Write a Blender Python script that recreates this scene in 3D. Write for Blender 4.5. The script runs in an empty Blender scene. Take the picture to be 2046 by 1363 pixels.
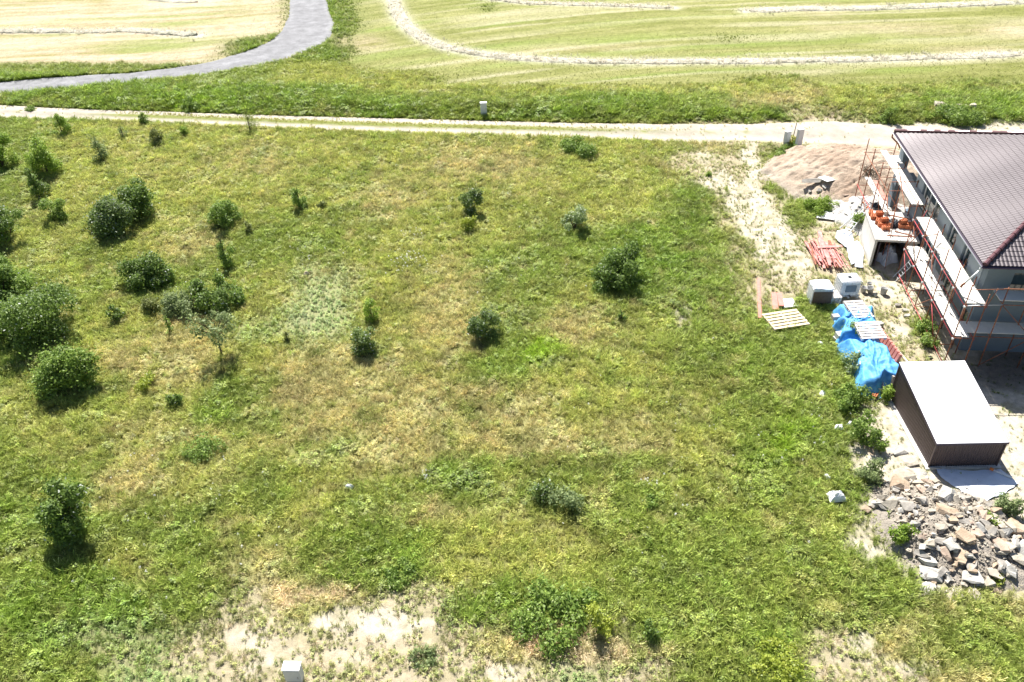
import bpy, bmesh, math, random
import numpy as np
from mathutils import Vector, Matrix
D = bpy.data
sc = bpy.context.scene
C = sc.collection
rad = math.radians
random.seed(7)
RNG = np.random.default_rng(11)

# ------------------------------------------------------------------ camera
F_PX, PITCH, ROLL, CAM_H = 1650.0, rad(37.08), rad(-1.9), 28.0
fw = np.array([0, math.cos(PITCH), -math.sin(PITCH)])
up0 = np.array([0, math.sin(PITCH), math.cos(PITCH)])
rt0 = np.array([1.0, 0, 0])
cr, sr = math.cos(ROLL), math.sin(ROLL)
rt = cr*rt0 + sr*up0
up = -sr*rt0 + cr*up0
cam_d = D.cameras.new('camera'); cam = D.objects.new('camera', cam_d); C.objects.link(cam)
cam_d.sensor_width = 36; cam_d.lens = F_PX/2046*36; cam_d.clip_start = .1; cam_d.clip_end = 5000
cam.matrix_world = Matrix(((rt[0], up[0], -fw[0], 0), (rt[1], up[1], -fw[1], 0), (rt[2], up[2], -fw[2], CAM_H), (0, 0, 0, 1)))
sc.camera = cam
sc.render.resolution_x = 1024; sc.render.resolution_y = 682

# ------------------------------------------------------------------ light
SUN = np.array([-.15, .61, .78]); SUN = SUN/np.linalg.norm(SUN)
SUN_EL = math.asin(SUN[2]); SUN_AZ = math.atan2(SUN[0], SUN[1])
w = D.worlds.new('World'); sc.world = w; w.use_nodes = True
nt = w.node_tree; bg = nt.nodes['Background']
sky = nt.nodes.new('ShaderNodeTexSky'); sky.sky_type = 'NISHITA'; sky.sun_disc = False
sky.sun_elevation = SUN_EL; sky.sun_rotation = SUN_AZ
nt.links.new(sky.outputs[0], bg.inputs[0]); bg.inputs[1].default_value = .05
sl = D.lights.new('sun', 'SUN'); sl.energy = 4.8; sl.angle = rad(.5); sl.color = (1, .96, .89)
so = D.objects.new('sun', sl); C.objects.link(so)
so.rotation_euler = Vector(SUN).to_track_quat('Z', 'Y').to_euler(); so.location = (0, 0, 60)
sc.view_settings.view_transform = 'Standard'; sc.view_settings.look = 'None'
sc.view_settings.exposure = 1.27; sc.view_settings.gamma = 1
try: sc.view_settings.use_curve_mapping = False
except Exception: pass

# ------------------------------------------------------------------ maths helpers
def at(px, py, z=0.0):
    px = np.asarray(px, float); py = np.asarray(py, float); z = np.asarray(z, float)
    d = fw + rt*((px-1023)/F_PX)[..., None] - up*((py-681.5)/F_PX)[..., None]
    t = (CAM_H-z)/-d[..., 2]
    p = d*t[..., None]; p[..., 2] = z + 0*t
    return p
def pix(x, y, z):
    x = np.asarray(x, float); y = np.asarray(y, float); z = np.asarray(z, float)-CAM_H
    d = x*fw[0]+y*fw[1]+z*fw[2]
    d = np.maximum(d, .5)
    return 1023+F_PX*(x*rt[0]+y*rt[1]+z*rt[2])/d, 681.5-F_PX*(x*up[0]+y*up[1]+z*up[2])/d
def h3(ix, iy, s):
    n = (ix.astype(np.int64)*374761393 + iy.astype(np.int64)*668265263 + s*2147483647+s*974711) & 0xffffffff
    n = ((n ^ (n >> 13))*1274126177) & 0xffffffff
    return ((n ^ (n >> 16)) & 0xffff)/65535.0
def vnoise(x, y, s=0):
    x = np.asarray(x, float); y = np.asarray(y, float)
    ix = np.floor(x); iy = np.floor(y); fx = x-ix; fy = y-iy
    fx = fx*fx*(3-2*fx); fy = fy*fy*(3-2*fy)
    a = h3(ix, iy, s); b = h3(ix+1, iy, s); c = h3(ix, iy+1, s); d = h3(ix+1, iy+1, s)
    return (a*(1-fx)+b*fx)*(1-fy)+(c*(1-fx)+d*fx)*fy
def fbm(x, y, s=0, o=4):
    t = 0; a = .5; n = 0
    for k in range(o):
        t = t+a*vnoise(x*2**k+k*17.3, y*2**k-k*9.1, s+k); n += a; a *= .55
    return t/n
def sstep(a, b, x):
    t = np.clip((x-a)/(b-a), 0, 1); return t*t*(3-2*t)

# ------------------------------------------------------------------ terrain height
TU = [(-900, 196), (0, 210), (200, 220), (400, 226), (640, 233), (830, 238), (1100, 245), (1300, 248), (1500, 248), (1650, 242), (1800, 250), (2046, 262), (2900, 290)]
_tu = at(np.array([p[0] for p in TU]), np.array([p[1] for p in TU]))
def ytrack(x): return np.interp(x, _tu[:, 0], _tu[:, 1])
def hgt(x, y):
    x = np.asarray(x, float); y = np.asarray(y, float)
    h = .10*(vnoise(x*.13+3, y*.13+8, 5)-.5)+.07*(vnoise(x*.42, y*.42, 9)-.5)
    flat = sstep(16, 20, x)*sstep(66, 60, y)
    tk = sstep(-.6, .2, y-ytrack(x))*0+np.exp(-((y-ytrack(x)+1.4)/2.2)**2)
    h = h*(1-.85*flat)*(1-.7*tk)
    b = sstep(.05, 3.2, y-ytrack(x))*.32
    return h+b+.25*sstep(0, 30, y-ytrack(x)-3)
def atg(px, py):
    z = np.zeros(np.shape(px))
    for _ in range(7):
        p = at(px, py, z); z = hgt(p[..., 0], p[..., 1])
    p = at(px, py, z); return p
def ag(px, py):
    p = atg(np.array([px], float), np.array([py], float))[0]; return (float(p[0]), float(p[1]), float(p[2]))

# ------------------------------------------------------------------ class map of the land cover
CLS = dict(
 A=((.13,.16,.035), (.20,.285,.04), 54, .36),
 G=((.16,.19,.05), (.245,.305,.058), 52, .30),
 Y=((.25,.25,.085), (.335,.36,.085), 50, .26),
 D=((.30,.285,.12), (.42,.385,.155), 46, .24),
 M=((.42,.36,.25), (.33,.35,.13), 60, .17),
 S=((.56,.50,.41), (.28,.33,.10), 5, .12),
 W=((.28,.29,.14), (.27,.35,.125), 42, .16),
 P=((.42,.345,.225), (.42,.36,.23), 3, .07),
 F=((.235,.24,.078), (.27,.30,.09), 12, .07),
 T=((.46,.37,.22), (.58,.48,.29), 44, .22),
 B=((.15,.13,.11), (.10,.12,.04), 4, .12),  # shade of the house put into the ground colour
 L=((.16,.22,.025), (.27,.40,.03), 52, .27))
KEYS = list(CLS); KI = {k: i for i, k in enumerate(KEYS)}
GX = np.array([-300, 0, 128, 256, 384, 512, 640, 768, 896, 1024, 1152, 1280, 1408, 1536, 1664, 1792, 1920, 2046, 2350], float)
GY = np.array([-120, 0, 30, 60, 90, 115, 140, 160, 180, 205, 238, 250, 330, 410, 490, 570, 650, 730, 810, 890, 970, 1050, 1130, 1210, 1290, 1363, 1600], float)
GR = """
PPPPPPAFFFFFFFFFFFF
PPPPPPAFFFFFFFFFFFF
PPPPPPAFFFFFFFFFFFF
PPPPPPAFFFFFFFFFFPP
PPPPPAAFFFFFFFFFFFF
PPPPPAAFFFFFFFFFFFF
GGGGAGYFFFFFFFFFFFF
AAAAGGYYFFFFFYFFFFF
AAAAAAAYYYYYYYYYYYY
AAGALAAAGGAAGDYYGAG
GGAGGAGAGAAGAAMGAAA
GGYYYYYYYYYYMMMSSSS
GGYYYDYYDDYYMMSSSSS
GGYYYYYDYYYYGMSSSSS
YYYYDGGYYYGAGMMSSSS
GGYGGYDYDGYAAMMSSSS
AAYYDYWYDGDYGGGMSSS
GGYDDYDDYAYYGAGMSSS
YYYYYGDDDDYYYGGSSSS
GGYYDYGDYDDDYAGSSSS
GGGDYGYYGYGYYGGSSSS
AAGGGYYGYYYGGYYMSSS
GGGYGDGAYYYGGGGGMSS
AAAAGMDMMAGGGGYGDDD
GGAAMMMMMDMGGAMDGGG
GGGWWMMMMMWMGGMMDGG
GGGWWMMMMMWMGGMMDGG
""".split()
GW = np.zeros((len(GY), len(GX), len(KEYS)))
for j, r_ in enumerate(GR):
    for i, ch in enumerate(r_): GW[j, i, KI[ch]] = 1
# finer patches: x, y, rx, ry, class, strength
BLOB = [
 (1090,700,46,26,'L',2.2),(1075,545,75,60,'G',1.4),(910,940,60,28,'A',1.6),(450,810,60,50,'A',1.5),(205,520,50,40,'G',1.3),(760,1080,90,60,'A',1.2),
 (640,588,58,48,'W',2.4),(520,655,45,22,'W',1.2),(230,1275,120,42,'W',1.6),(120,1200,120,50,'A',1.2),(1110,1222,80,30,'A',2.8),(940,1225,40,22,'A',1.6),
 (880,1030,120,30,'D',.8),(830,885,130,50,'D',1.1),(1000,790,120,40,'D',1.0),(1250,765,110,40,'Y',1.0),(620,790,80,60,'D',1.2),(560,870,80,50,'D',.8),(1110,960,90,50,'G',1.1),
 (1290,980,90,40,'G',1.2),(1420,1060,120,90,'G',1.1),(1380,430,40,60,'A',1.3),(1330,560,60,60,'A',1.2),(1580,870,55,50,'L',1.9),(1520,760,50,60,'G',1.4),
 (1600,1080,70,50,'G',.9),(1450,1240,160,60,'G',1.2),(1560,1160,80,60,'Y',.6),
 (700,1245,62,20,'S',3.2),(770,1262,66,22,'S',2.8),(850,1248,40,18,'S',2.4),(1245,1252,16,10,'S',2.0),(500,1272,40,18,'S',2.0),(545,1310,30,22,'S',1.8),(690,1320,26,18,'S',2.),
 (880,1300,60,20,'M',1.4),(740,1350,120,14,'M',1.6),(1000,1350,60,12,'S',1.6),(600,1190,60,16,'T',2.4),(660,1190,40,20,'T',1.4),(1110,1280,90,24,'T',2.4),(1250,1310,90,16,'T',1.8),(1070,1180,60,14,'D',.8),
 (1360,548,18,8,'S',1.6),(1350,580,20,10,'S',1.6),(1375,630,14,24,'S',1.4),(1400,520,24,10,'S',1.1),(1330,575,24,14,'T',.8),
 (1495,300,10,22,'S',4.5),(1500,350,12,40,'S',5.0),(1524,420,16,36,'S',5.0),(1556,472,20,32,'S',5.0),(1590,530,26,36,'S',3.6),(1400,318,26,12,'S',2.2),(1432,350,30,16,'S',4.2),(1458,395,18,26,'S',4.),(1480,445,16,30,'S',3.6),(1512,500,16,30,'S',3.2),(1490,450,34,30,'S',1.2),
 (1450,300,60,12,'D',1.6),(1380,296,40,10,'D',1.4),(1545,318,22,20,'G',2.4),(1555,360,18,30,'G',2.6),(1590,420,26,22,'G',2.0),(1640,412,40,18,'A',2.6),(1600,450,30,18,'G',1.6),(1530,560,50,40,'M',1.4),(1470,560,40,50,'G',1.2),
 (1650,560,90,26,'M',1.2),(1720,590,60,20,'S',3.),(1590,650,60,22,'G',1.8),(1640,665,50,30,'G',2.2),(1650,720,60,30,'G',2.0),(1620,780,60,40,'G',1.6),(1700,800,50,40,'G',1.2),(1800,670,30,22,'S',2.),(1850,660,24,20,'G',1.6),(1840,700,30,22,'M',1.6),
 (1740,850,30,40,'S',2.0),(1790,880,30,50,'S',2.6),(1650,900,60,50,'G',1.2),(1760,930,40,24,'S',2.4),(1745,1080,20,30,'S',2.0),(1700,1000,40,40,'G',1.4),(1760,1150,60,60,'G',1.4),(1900,1250,120,30,'D',1.2),(1980,1300,80,60,'G',1.2),(1740,1290,36,40,'S',1.6),(1830,1340,40,20,'S',1.4),
 (1980,1060,80,80,'S',1.4),(2010,870,60,120,'S',2.),(1850,1060,120,100,'S',1.6),(2000,1230,80,30,'G',1.2),(1620,620,60,16,'G',1.2),
 (1600,195,30,26,'D',2.2),(1600,222,40,14,'M',2.4),(1910,205,120,24,'A',1.8),(620,150,60,25,'Y',1.6),(800,150,90,12,'Y',1.6),(300,200,150,16,'A',1.0),
 (40,300,60,50,'G',1.0),(60,620,110,60,'A',1.0),(100,830,120,60,'Y',.8),(330,880,120,60,'D',.7),(620,880,60,50,'D',.8),(420,380,100,40,'Y',1.2),(300,340,80,30,'D',.7),(620,440,60,20,'G',1.2),
 (1960,170,80,12,'G',1.0),(700,60,10,60,'G',1.0),(980,15,40,10,'G',.8),(1500,75,150,12,'G',.5),(1800,60,150,14,'P',1.2),(1950,100,90,10,'P',1.2),(1150,95,160,10,'P',1.0),(720,85,60,16,'P',1.3),(1650,25,60,30,'P',.7),
 (1380,320,34,10,'M',1.2),(1475,340,16,60,'M',1.6),(1450,470,20,50,'D',1.5),(1500,540,26,50,'D',1.2),(1400,335,30,22,'M',1.8),(1436,430,28,40,'M',1.8),(1462,505,26,34,'M',1.5),(1385,300,24,8,'S',1.5),(1512,505,14,30,'S',1.8),(1545,535,16,22,'S',1.8),(1490,415,12,26,'S',1.6),(1460,372,22,12,'S',1.6),(230,1300,60,30,'M',1.2),(420,1290,70,30,'M',1.),
 (1985,735,70,30,'B',5.),(2046,735,60,30,'B',5.),  # house shadow painted as darker ground before the front wall
 (150,60,80,8,'F',.6),(480,20,60,20,'F',.9),(220,15,80,8,'F',.8)]
def weights(x, y):
    z = hgt(x, y)
    px, py = pix(x, y, z)
    sc_ = np.clip((py+420)/1000., .3, 2)
    wx = px+sc_*(60*(fbm(x*.35, y*.35, 21)-.5)+26*(fbm(x*1.4, y*1.4, 22, 3)-.5))
    wy = py+sc_*(36*(fbm(x*.35, y*.35, 23)-.5)+16*(fbm(x*1.4, y*1.4, 24, 3)-.5))*np.where(py < 225, .25, 1)
    gx = np.interp(wx, GX, np.arange(len(GX))); gy = np.interp(wy, GY, np.arange(len(GY)))
    ix = np.clip(gx.astype(int), 0, len(GX)-2); iy = np.clip(gy.astype(int), 0, len(GY)-2)
    fx = (gx-ix)[:, None]; fy = (gy-iy)[:, None]
    W = (GW[iy, ix]*(1-fx)+GW[iy, ix+1]*fx)*(1-fy)+(GW[iy+1, ix]*(1-fx)+GW[iy+1, ix+1]*fx)*fy
    for (bx, by, rx, ry, k, s) in BLOB:
        d = ((wx-bx)/rx)**2+((wy-by)/ry)**2
        W[:, KI[k]] += s*np.exp(-d)
    # natural patchiness
    n1 = fbm(x*.55+40, y*.55, 31); n2 = fbm(x*1.1, y*1.1+70, 33); n3 = fbm(x*2.6, y*2.6, 35, 3)
    mead = W[:, KI['Y']]+W[:, KI['D']]+W[:, KI['G']]+W[:, KI['A']]
    W[:, KI['G']] += mead*(1.9*np.clip(n1-.54, 0, 1)*4*.6+1.2*np.clip(n3-.6, 0, 1)*3)
    W[:, KI['D']] += mead*np.clip(n2-.55, 0, 1)*4.5
    W[:, KI['A']] += mead*np.clip(n3-.66, 0, 1)*5*n1
    W[:, KI['M']] *= .35+1.3*n3; W[:, KI['S']] *= .5+1.0*n2
    W = W/W.sum(1, keepdims=True)
    W = W**1.8; W = W/W.sum(1, keepdims=True)
    return W, px, py
GCOL = np.array([CLS[k][0] for k in KEYS]); TCOL = np.array([CLS[k][1] for k in KEYS])*np.array([1 if k in 'PFS' else 1.14 for k in KEYS])[:, None]
DENS = np.array([CLS[k][2] for k in KEYS]); THGT = np.array([CLS[k][3] for k in KEYS])

# ------------------------------------------------------------------ materials
def newmat(name):
    m = D.materials.new(name); m.use_nodes = True
    return m, m.node_tree, m.node_tree.nodes['Principled BSDF']
def mat(name, col, rough=.8, metal=0, noise=.18, nscale=6, bump=0, bscale=30, spec=.4, col2=None):
    m, t, b = newmat(name)
    b.inputs['Roughness'].default_value = rough; b.inputs['Metallic'].default_value = metal
    b.inputs['Specular IOR Level'].default_value = spec
    tc = t.nodes.new('ShaderNodeTexCoord')
    n = t.nodes.new('ShaderNodeTexNoise'); n.inputs['Scale'].default_value = nscale; n.inputs['Detail'].default_value = 6; n.inputs['Roughness'].default_value = .65
    t.links.new(tc.outputs['Object'], n.inputs['Vector'])
    r = t.nodes.new('ShaderNodeValToRGB'); r.color_ramp.elements[0].position = .3; r.color_ramp.elements[1].position = .7
    c1 = tuple(c*(1-noise) for c in col); c2 = tuple(min(1, c*(1+noise)) for c in col) if col2 is None else col2
    r.color_ramp.elements[0].color = (*c1, 1); r.color_ramp.elements[1].color = (*c2, 1)
    t.links.new(n.outputs[0], r.inputs[0]); t.links.new(r.outputs[0], b.inputs['Base Color'])
    if bump:
        n2 = t.nodes.new('ShaderNodeTexNoise'); n2.inputs['Scale'].default_value = bscale; n2.inputs['Detail'].default_value = 5
        t.links.new(tc.outputs['Object'], n2.inputs['Vector'])
        bp = t.nodes.new('ShaderNodeBump'); bp.inputs['Strength'].default_value = bump; bp.inputs['Distance'].default_value = .03
        t.links.new(n2.outputs[0], bp.inputs['Height']); t.links.new(bp.outputs[0], b.inputs['Normal'])
    return m
def attr_mat(name, attr, rough=.9, s1=3., s2=26., amp=.5, bump=.6, bdist=.05):
    m, t, b = newmat(name); b.inputs['Roughness'].default_value = rough; b.inputs['Specular IOR Level'].default_value = .15
    a = t.nodes.new('ShaderNodeAttribute'); a.attribute_name = attr
    g = t.nodes.new('ShaderNodeNewGeometry')
    def nz(s, d=6):
        n = t.nodes.new('ShaderNodeTexNoise'); n.inputs['Scale'].default_value = s; n.inputs['Detail'].default_value = d; n.inputs['Roughness'].default_value = .7
        t.links.new(g.outputs['Position'], n.inputs['Vector']); return n
    n1 = nz(s1); n2 = nz(s2)
    ad = t.nodes.new('ShaderNodeMath'); ad.operation = 'ADD'; t.links.new(n1.outputs[0], ad.inputs[0]); t.links.new(n2.outputs[0], ad.inputs[1])
    mr = t.nodes.new('ShaderNodeMapRange'); mr.inputs['From Min'].default_value = .7; mr.inputs['From Max'].default_value = 1.3
    mr.inputs['To Min'].default_value = 1-amp; mr.inputs['To Max'].default_value = 1+amp*.6
    t.links.new(ad.outputs[0], mr.inputs[0])
    vm = t.nodes.new('ShaderNodeVectorMath'); vm.operation = 'SCALE'
    t.links.new(a.outputs['Color'], vm.inputs[0]); t.links.new(mr.outputs[0], vm.inputs['Scale'])
    t.links.new(vm.outputs[0], b.inputs['Base Color'])
    bp = t.nodes.new('ShaderNodeBump'); bp.inputs['Strength'].default_value = bump; bp.inputs['Distance'].default_value = bdist
    t.links.new(ad.outputs[0], bp.inputs['Height']); t.links.new(bp.outputs[0], b.inputs['Normal'])
    return m
def leafmat(name, src):
    """src 'inst': colour of the instance x blade shade; 'mesh': colour attribute of the mesh."""
    m, t, b = newmat(name); out = t.nodes['Material Output']
    b.inputs['Roughness'].default_value = .55; b.inputs['Specular IOR Level'].default_value = .35
    if src == 'inst':
        a = t.nodes.new('ShaderNodeAttribute'); a.attribute_type = 'INSTANCER'; a.attribute_name = 'icol'
        s = t.nodes.new('ShaderNodeAttribute'); s.attribute_name = 'bcol'
        v = t.nodes.new('ShaderNodeVectorMath'); v.operation = 'MULTIPLY'
        t.links.new(a.outputs['Color'], v.inputs[0]); t.links.new(s.outputs['Color'], v.inputs[1]); c = v.outputs[0]
    else:
        a = t.nodes.new('ShaderNodeAttribute'); a.attribute_name = 'bcol'; c = a.outputs['Color']
    t.links.new(c, b.inputs['Base Color'])
    tr = t.nodes.new('ShaderNodeBsdfTranslucent'); t.links.new(c, tr.inputs[0])
    mx = t.nodes.new('ShaderNodeMixShader'); mx.inputs[0].default_value = .4
    t.links.new(b.outputs[0], mx.inputs[1]); t.links.new(tr.outputs[0], mx.inputs[2]); t.links.new(mx.outputs[0], out.inputs[0])
    return m
M_ground = attr_mat('ground', 'gcol', amp=.45, bump=.7, bdist=.06)
M_road = attr_mat('gravel', 'gcol', s1=1.1, s2=24, amp=.42, bump=.6, bdist=.03)
M_track = attr_mat('dirt track', 'gcol', s1=2, s2=20, amp=.22, bump=.6, bdist=.05)
M_soil = attr_mat('loose soil', 'gcol', s1=2.5, s2=16, amp=.28, bump=1.0, bdist=.12)
M_hay = attr_mat('hay', 'gcol', s1=6, s2=40, amp=.4, bump=1, bdist=.08)
M_grass = leafmat('grass blades', 'inst'); M_leaf = leafmat('leaves', 'mesh')
M_bark = mat('bark', (.10, .075, .05), .9, noise=.4, nscale=12)
M_roof = mat('brown metal tile', (.095, .080, .088), .45, .25, noise=.08, nscale=.6, spec=.5)
M_ridge = mat('brown ridge cap', (.14, .06, .065), .35, .1, noise=.06, spec=.6)
M_gutter = mat('white gutter metal', (.75, .76, .78), .35, .3, noise=.05)
M_fascia = mat('dark fascia', (.05, .035, .06), .5, noise=.1)
M_plaster = mat('grey base plaster', (.15, .185, .22), .9, noise=.10, nscale=1.2, bump=.15)
M_plaster2 = mat('light grey plaster panel', (.27, .31, .35), .9, noise=.08, nscale=1.2)
M_dark = mat('dark interior', (.03, .032, .036), .9)
M_glass = mat('window glass', (.03, .05, .06), .08, 0, noise=.1, spec=.8)
M_wframe = mat('white window frame', (.8, .8, .8), .4, noise=.03)
M_conc = mat('pale concrete', (.60, .58, .54), .9, noise=.10, nscale=2.5, bump=.3)
M_concg = mat('grey concrete', (.38, .37, .35), .9, noise=.15, nscale=5, bump=.3)
M_rust = mat('rusty red tube', (.26, .075, .05), .6, .2, noise=.4, nscale=5, col2=(.40, .17, .09))
M_redp = mat('red painted steel', (.42, .07, .075), .5, .1, noise=.3, nscale=8)
M_board = mat('bleached scaffold board', (.72, .69, .63), .85, noise=.07, nscale=3, bump=.15, bscale=12)
M_brick = mat('orange clay block', (.55, .19, .09), .85, noise=.2, nscale=9, bump=.2)
M_white = mat('white painted steel', (.82, .83, .84), .5, noise=.03, nscale=2)
M_cab = mat('light grey cabinet plastic', (.55, .58, .62), .5, noise=.05)
M_brown = mat('brown shed sheet', (.095, .070, .070), .5, .2, noise=.08, nscale=2)
M_black = mat('black sheet', (.018, .022, .03), .45, noise=.3)
M_blue = mat('blue tarpaulin', (.035, .25, .66), .6, noise=.3, nscale=3, bump=.6, bscale=5, spec=.4, col2=(.15, .46, .82))
M_wsheet = mat('white plastic sheet', (.66, .71, .80), .45, noise=.08, nscale=3, bump=.3, bscale=6)
M_ibc = mat('white tank plastic', (.78, .79, .80), .4, noise=.03)
M_ibcb = mat('brown front panel', (.13, .075, .05), .6, noise=.2)
M_plate = mat('blue grey plate', (.10, .15, .20), .5, noise=.08)
M_cage = mat('galvanised tube', (.62, .64, .66), .4, .6, noise=.05)
M_wood = mat('pale new wood', (.68, .56, .38), .8, noise=.12, nscale=5)
M_woodw = mat('weathered pale wood', (.62, .58, .54), .85, noise=.12, nscale=5)
M_woodg = mat('grey pallet wood', (.36, .32, .28), .85, noise=.2, nscale=5)
M_woodr = mat('red stained board', (.56, .22, .18), .8, noise=.18, nscale=4)
M_orange = mat('orange plastic', (.75, .22, .05), .5)
M_bucket = mat('grey cement bucket', (.34, .34, .34), .8, noise=.2)
M_rock = None

# ------------------------------------------------------------------ object helpers
def tag(o, label=None, cat=None, group=None, kind=None):
    if label: o['label'] = label
    if cat: o['category'] = cat
    if group: o['group'] = group
    if kind: o['kind'] = kind
    return o
def thing(name, label, cat, loc=(0, 0, 0), rz=0, group=None):
    o = D.objects.new(name, None); C.objects.link(o); o.location = loc; o.rotation_euler = (0, 0, rz)
    o.empty_display_size = .3
    return tag(o, label, cat, group)
class MB:
    def __init__(s): s.v = []; s.f = []; s.c = None
    def add(s, v, f):
        n = len(s.v); s.v += [tuple(map(float, p)) for p in v]; s.f += [tuple(i+n for i in q) for q in f]; return s
    def box(s, c, d, rz=0, rx=0, ry=0):
        R = Matrix.Rotation(rz, 3, 'Z') @ Matrix.Rotation(ry, 3, 'Y') @ Matrix.Rotation(rx, 3, 'X')
        v = [R @ Vector((x*d[0]/2, y*d[1]/2, z*d[2]/2))+Vector(c) for z in (-1, 1) for y in (-1, 1) for x in (-1, 1)]
        return s.add(v, [(0, 2, 3, 1), (4, 5, 7, 6), (0, 1, 5, 4), (2, 6, 7, 3), (0, 4, 6, 2), (1, 3, 7, 5)])
    def tube(s, p, q, r, n=6, r2=None, cap=True):
        p = Vector(p); q = Vector(q); d = (q-p)
        if d.length < 1e-6: return s
        d.normalize(); a = d.orthogonal().normalized(); b = d.cross(a); r2 = r if r2 is None else r2
        v = []
        for k in range(n):
            t = 2*math.pi*k/n; e = a*math.cos(t)+b*math.sin(t); v += [p+e*r, q+e*r2]
        f = [(2*k, 2*((k+1) % n), 2*((k+1) % n)+1, 2*k+1) for k in range(n)]
        if cap: f += [tuple(2*k for k in reversed(range(n))), tuple(2*k+1 for k in range(n))]
        return s.add(v, f)
    def path(s, pts, r, n=6):
        for a, b in zip(pts, pts[1:]): s.tube(a, b, r, n)
        return s
    def build(s, name, m, parent=None, loc=None, rz=0, smooth=False, bevel=0):
        me = D.meshes.new(name); me.from_pydata(s.v, [], s.f); me.update()
        if bevel:
            bm = bmesh.new(); bm.from_mesh(me)
            bmesh.ops.bevel(bm, geom=bm.edges[:], offset=bevel, segments=1, affect='EDGES'); bm.to_mesh(me); bm.free()
        if s.c is not None and len(s.c) == len(me.vertices):
            a = me.color_attributes.new('bcol', 'FLOAT_COLOR', 'POINT')
            arr = np.ones((len(s.c), 4), np.float32); arr[:, :3] = np.array(s.c); a.data.foreach_set('color', arr.ravel())
        me.materials.append(m)
        me.polygons.foreach_set('use_smooth', [bool(smooth)]*len(me.polygons))
        o = D.objects.new(name, me); C.objects.link(o)
        if parent: o.parent = parent
        if loc is not None: o.location = loc
        o.rotation_euler[2] = rz
        return o
def npmesh(name, V, Fq, m, attrs=None, parent=None, smooth=False):
    me = D.meshes.new(name); V = np.asarray(V, np.float32); Fq = np.asarray(Fq, np.int32); k = Fq.shape[1]
    me.vertices.add(len(V)); me.vertices.foreach_set('co', V.ravel())
    me.loops.add(Fq.size); me.loops.foreach_set('vertex_index', Fq.ravel())
    me.polygons.add(len(Fq)); me.polygons.foreach_set('loop_start', np.arange(0, Fq.size, k, dtype=np.int32))
    me.update(calc_edges=True); me.validate(); me.polygons.foreach_set('use_smooth', np.full(len(me.polygons), bool(smooth)))
    for n, a in (attrs or {}).items():
        at_ = me.attributes.new(n, 'FLOAT_COLOR', 'POINT'); arr = np.ones((len(V), 4), np.float32); arr[:, :3] = a
        at_.data.foreach_set('color', arr.ravel())
    me.materials.append(m)
    o = D.objects.new(name, me); C.objects.link(o)
    if parent: o.parent = parent
    return o
def copy_tree(o, parent=None):
    c = o.copy(); C.objects.link(c)
    if parent: c.parent = parent
    for ch in list(o.children): copy_tree(ch, c)
    return c

# ================================================================== GROUND
xs = np.concatenate([[-2500, -900, -300, -140, -100], np.arange(-80, -46, .5), np.arange(-46, 46, .17), np.arange(46, 80, .5), [80, 100, 140, 300, 900, 2500]])
ys = np.concatenate([[-2500, -600, -100, -20, 5, 11], np.arange(13, 50, .17), np.arange(50, 75, .2), np.arange(75, 125, .33), [126, 135, 160, 240, 500, 1200, 3000]])
X, Y = np.meshgrid(xs, ys); x = X.ravel(); y = Y.ravel()
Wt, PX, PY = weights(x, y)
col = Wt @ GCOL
# mowing streaks in the hay fields
mown = Wt[:, KI['P']]+Wt[:, KI['F']]
def curv(px, py):
    # distance-like coordinate that follows the swaths
    return py+0.00012*(px-1500)**2*np.where(px > 640, 1, 0)*np.clip((1500-px)/900, 0, 1)*-1.0
sw = np.where(PX > 640, y+.018*np.clip(22-x, 0, 60)**1.7, y-.010*np.clip(x+42, 0, 50)**1.9)
st = .5*(vnoise(sw*1.3, x*.05, 51)-.5)+.5*(vnoise(sw*3.1+5, x*.12, 52)-.5)+.35*(vnoise(sw*.5+9, x*.03, 53)-.5)+.30*(vnoise(sw*6, x*.6, 54)-.5)+.45*(vnoise(sw*3.3, x*1.1, 57)-.5)+.35*(fbm(x*.35, y*.5, 59)-.5)
tint = np.stack([1+.6*st, 1+.5*st, 1+1.0*st], 1)
col = col*(1-mown[:, None])+col*tint*mown[:, None]
gr = np.clip(vnoise(sw*.7+3, x*.08, 55)-.55, 0, 1)*1.7*mown
col = col*(1-gr[:, None])+np.array([.20, .26, .055])*gr[:, None]
pl = np.clip(vnoise(sw*1.1+13, x*.07, 56)-.6, 0, 1)*1.6*mown
col = col*(1-pl[:, None])+np.array([.50, .455, .31])*pl[:, None]
WR = [([(786, -40), (785, 0), (796, 30), (815, 55), (848, 78), (890, 95), (950, 107), (1050, 117), (1200, 124), (1400, 123), (1600, 121), (1800, 117), (2046, 108), (2150, 104)], 1.0),
 ([(940, -6), (1050, 6), (1150, 9), (1250, 12), (1330, 15), (1345, 16)], .8), ([(1490, 22), (1600, 18), (1700, 18), (1790, 15), (1900, 10), (2046, 5), (2150, 2)], .9), ([(-60, 63), (100, 63), (200, 64), (260, 60), (320, 65), (400, 71)], .8)]
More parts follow.
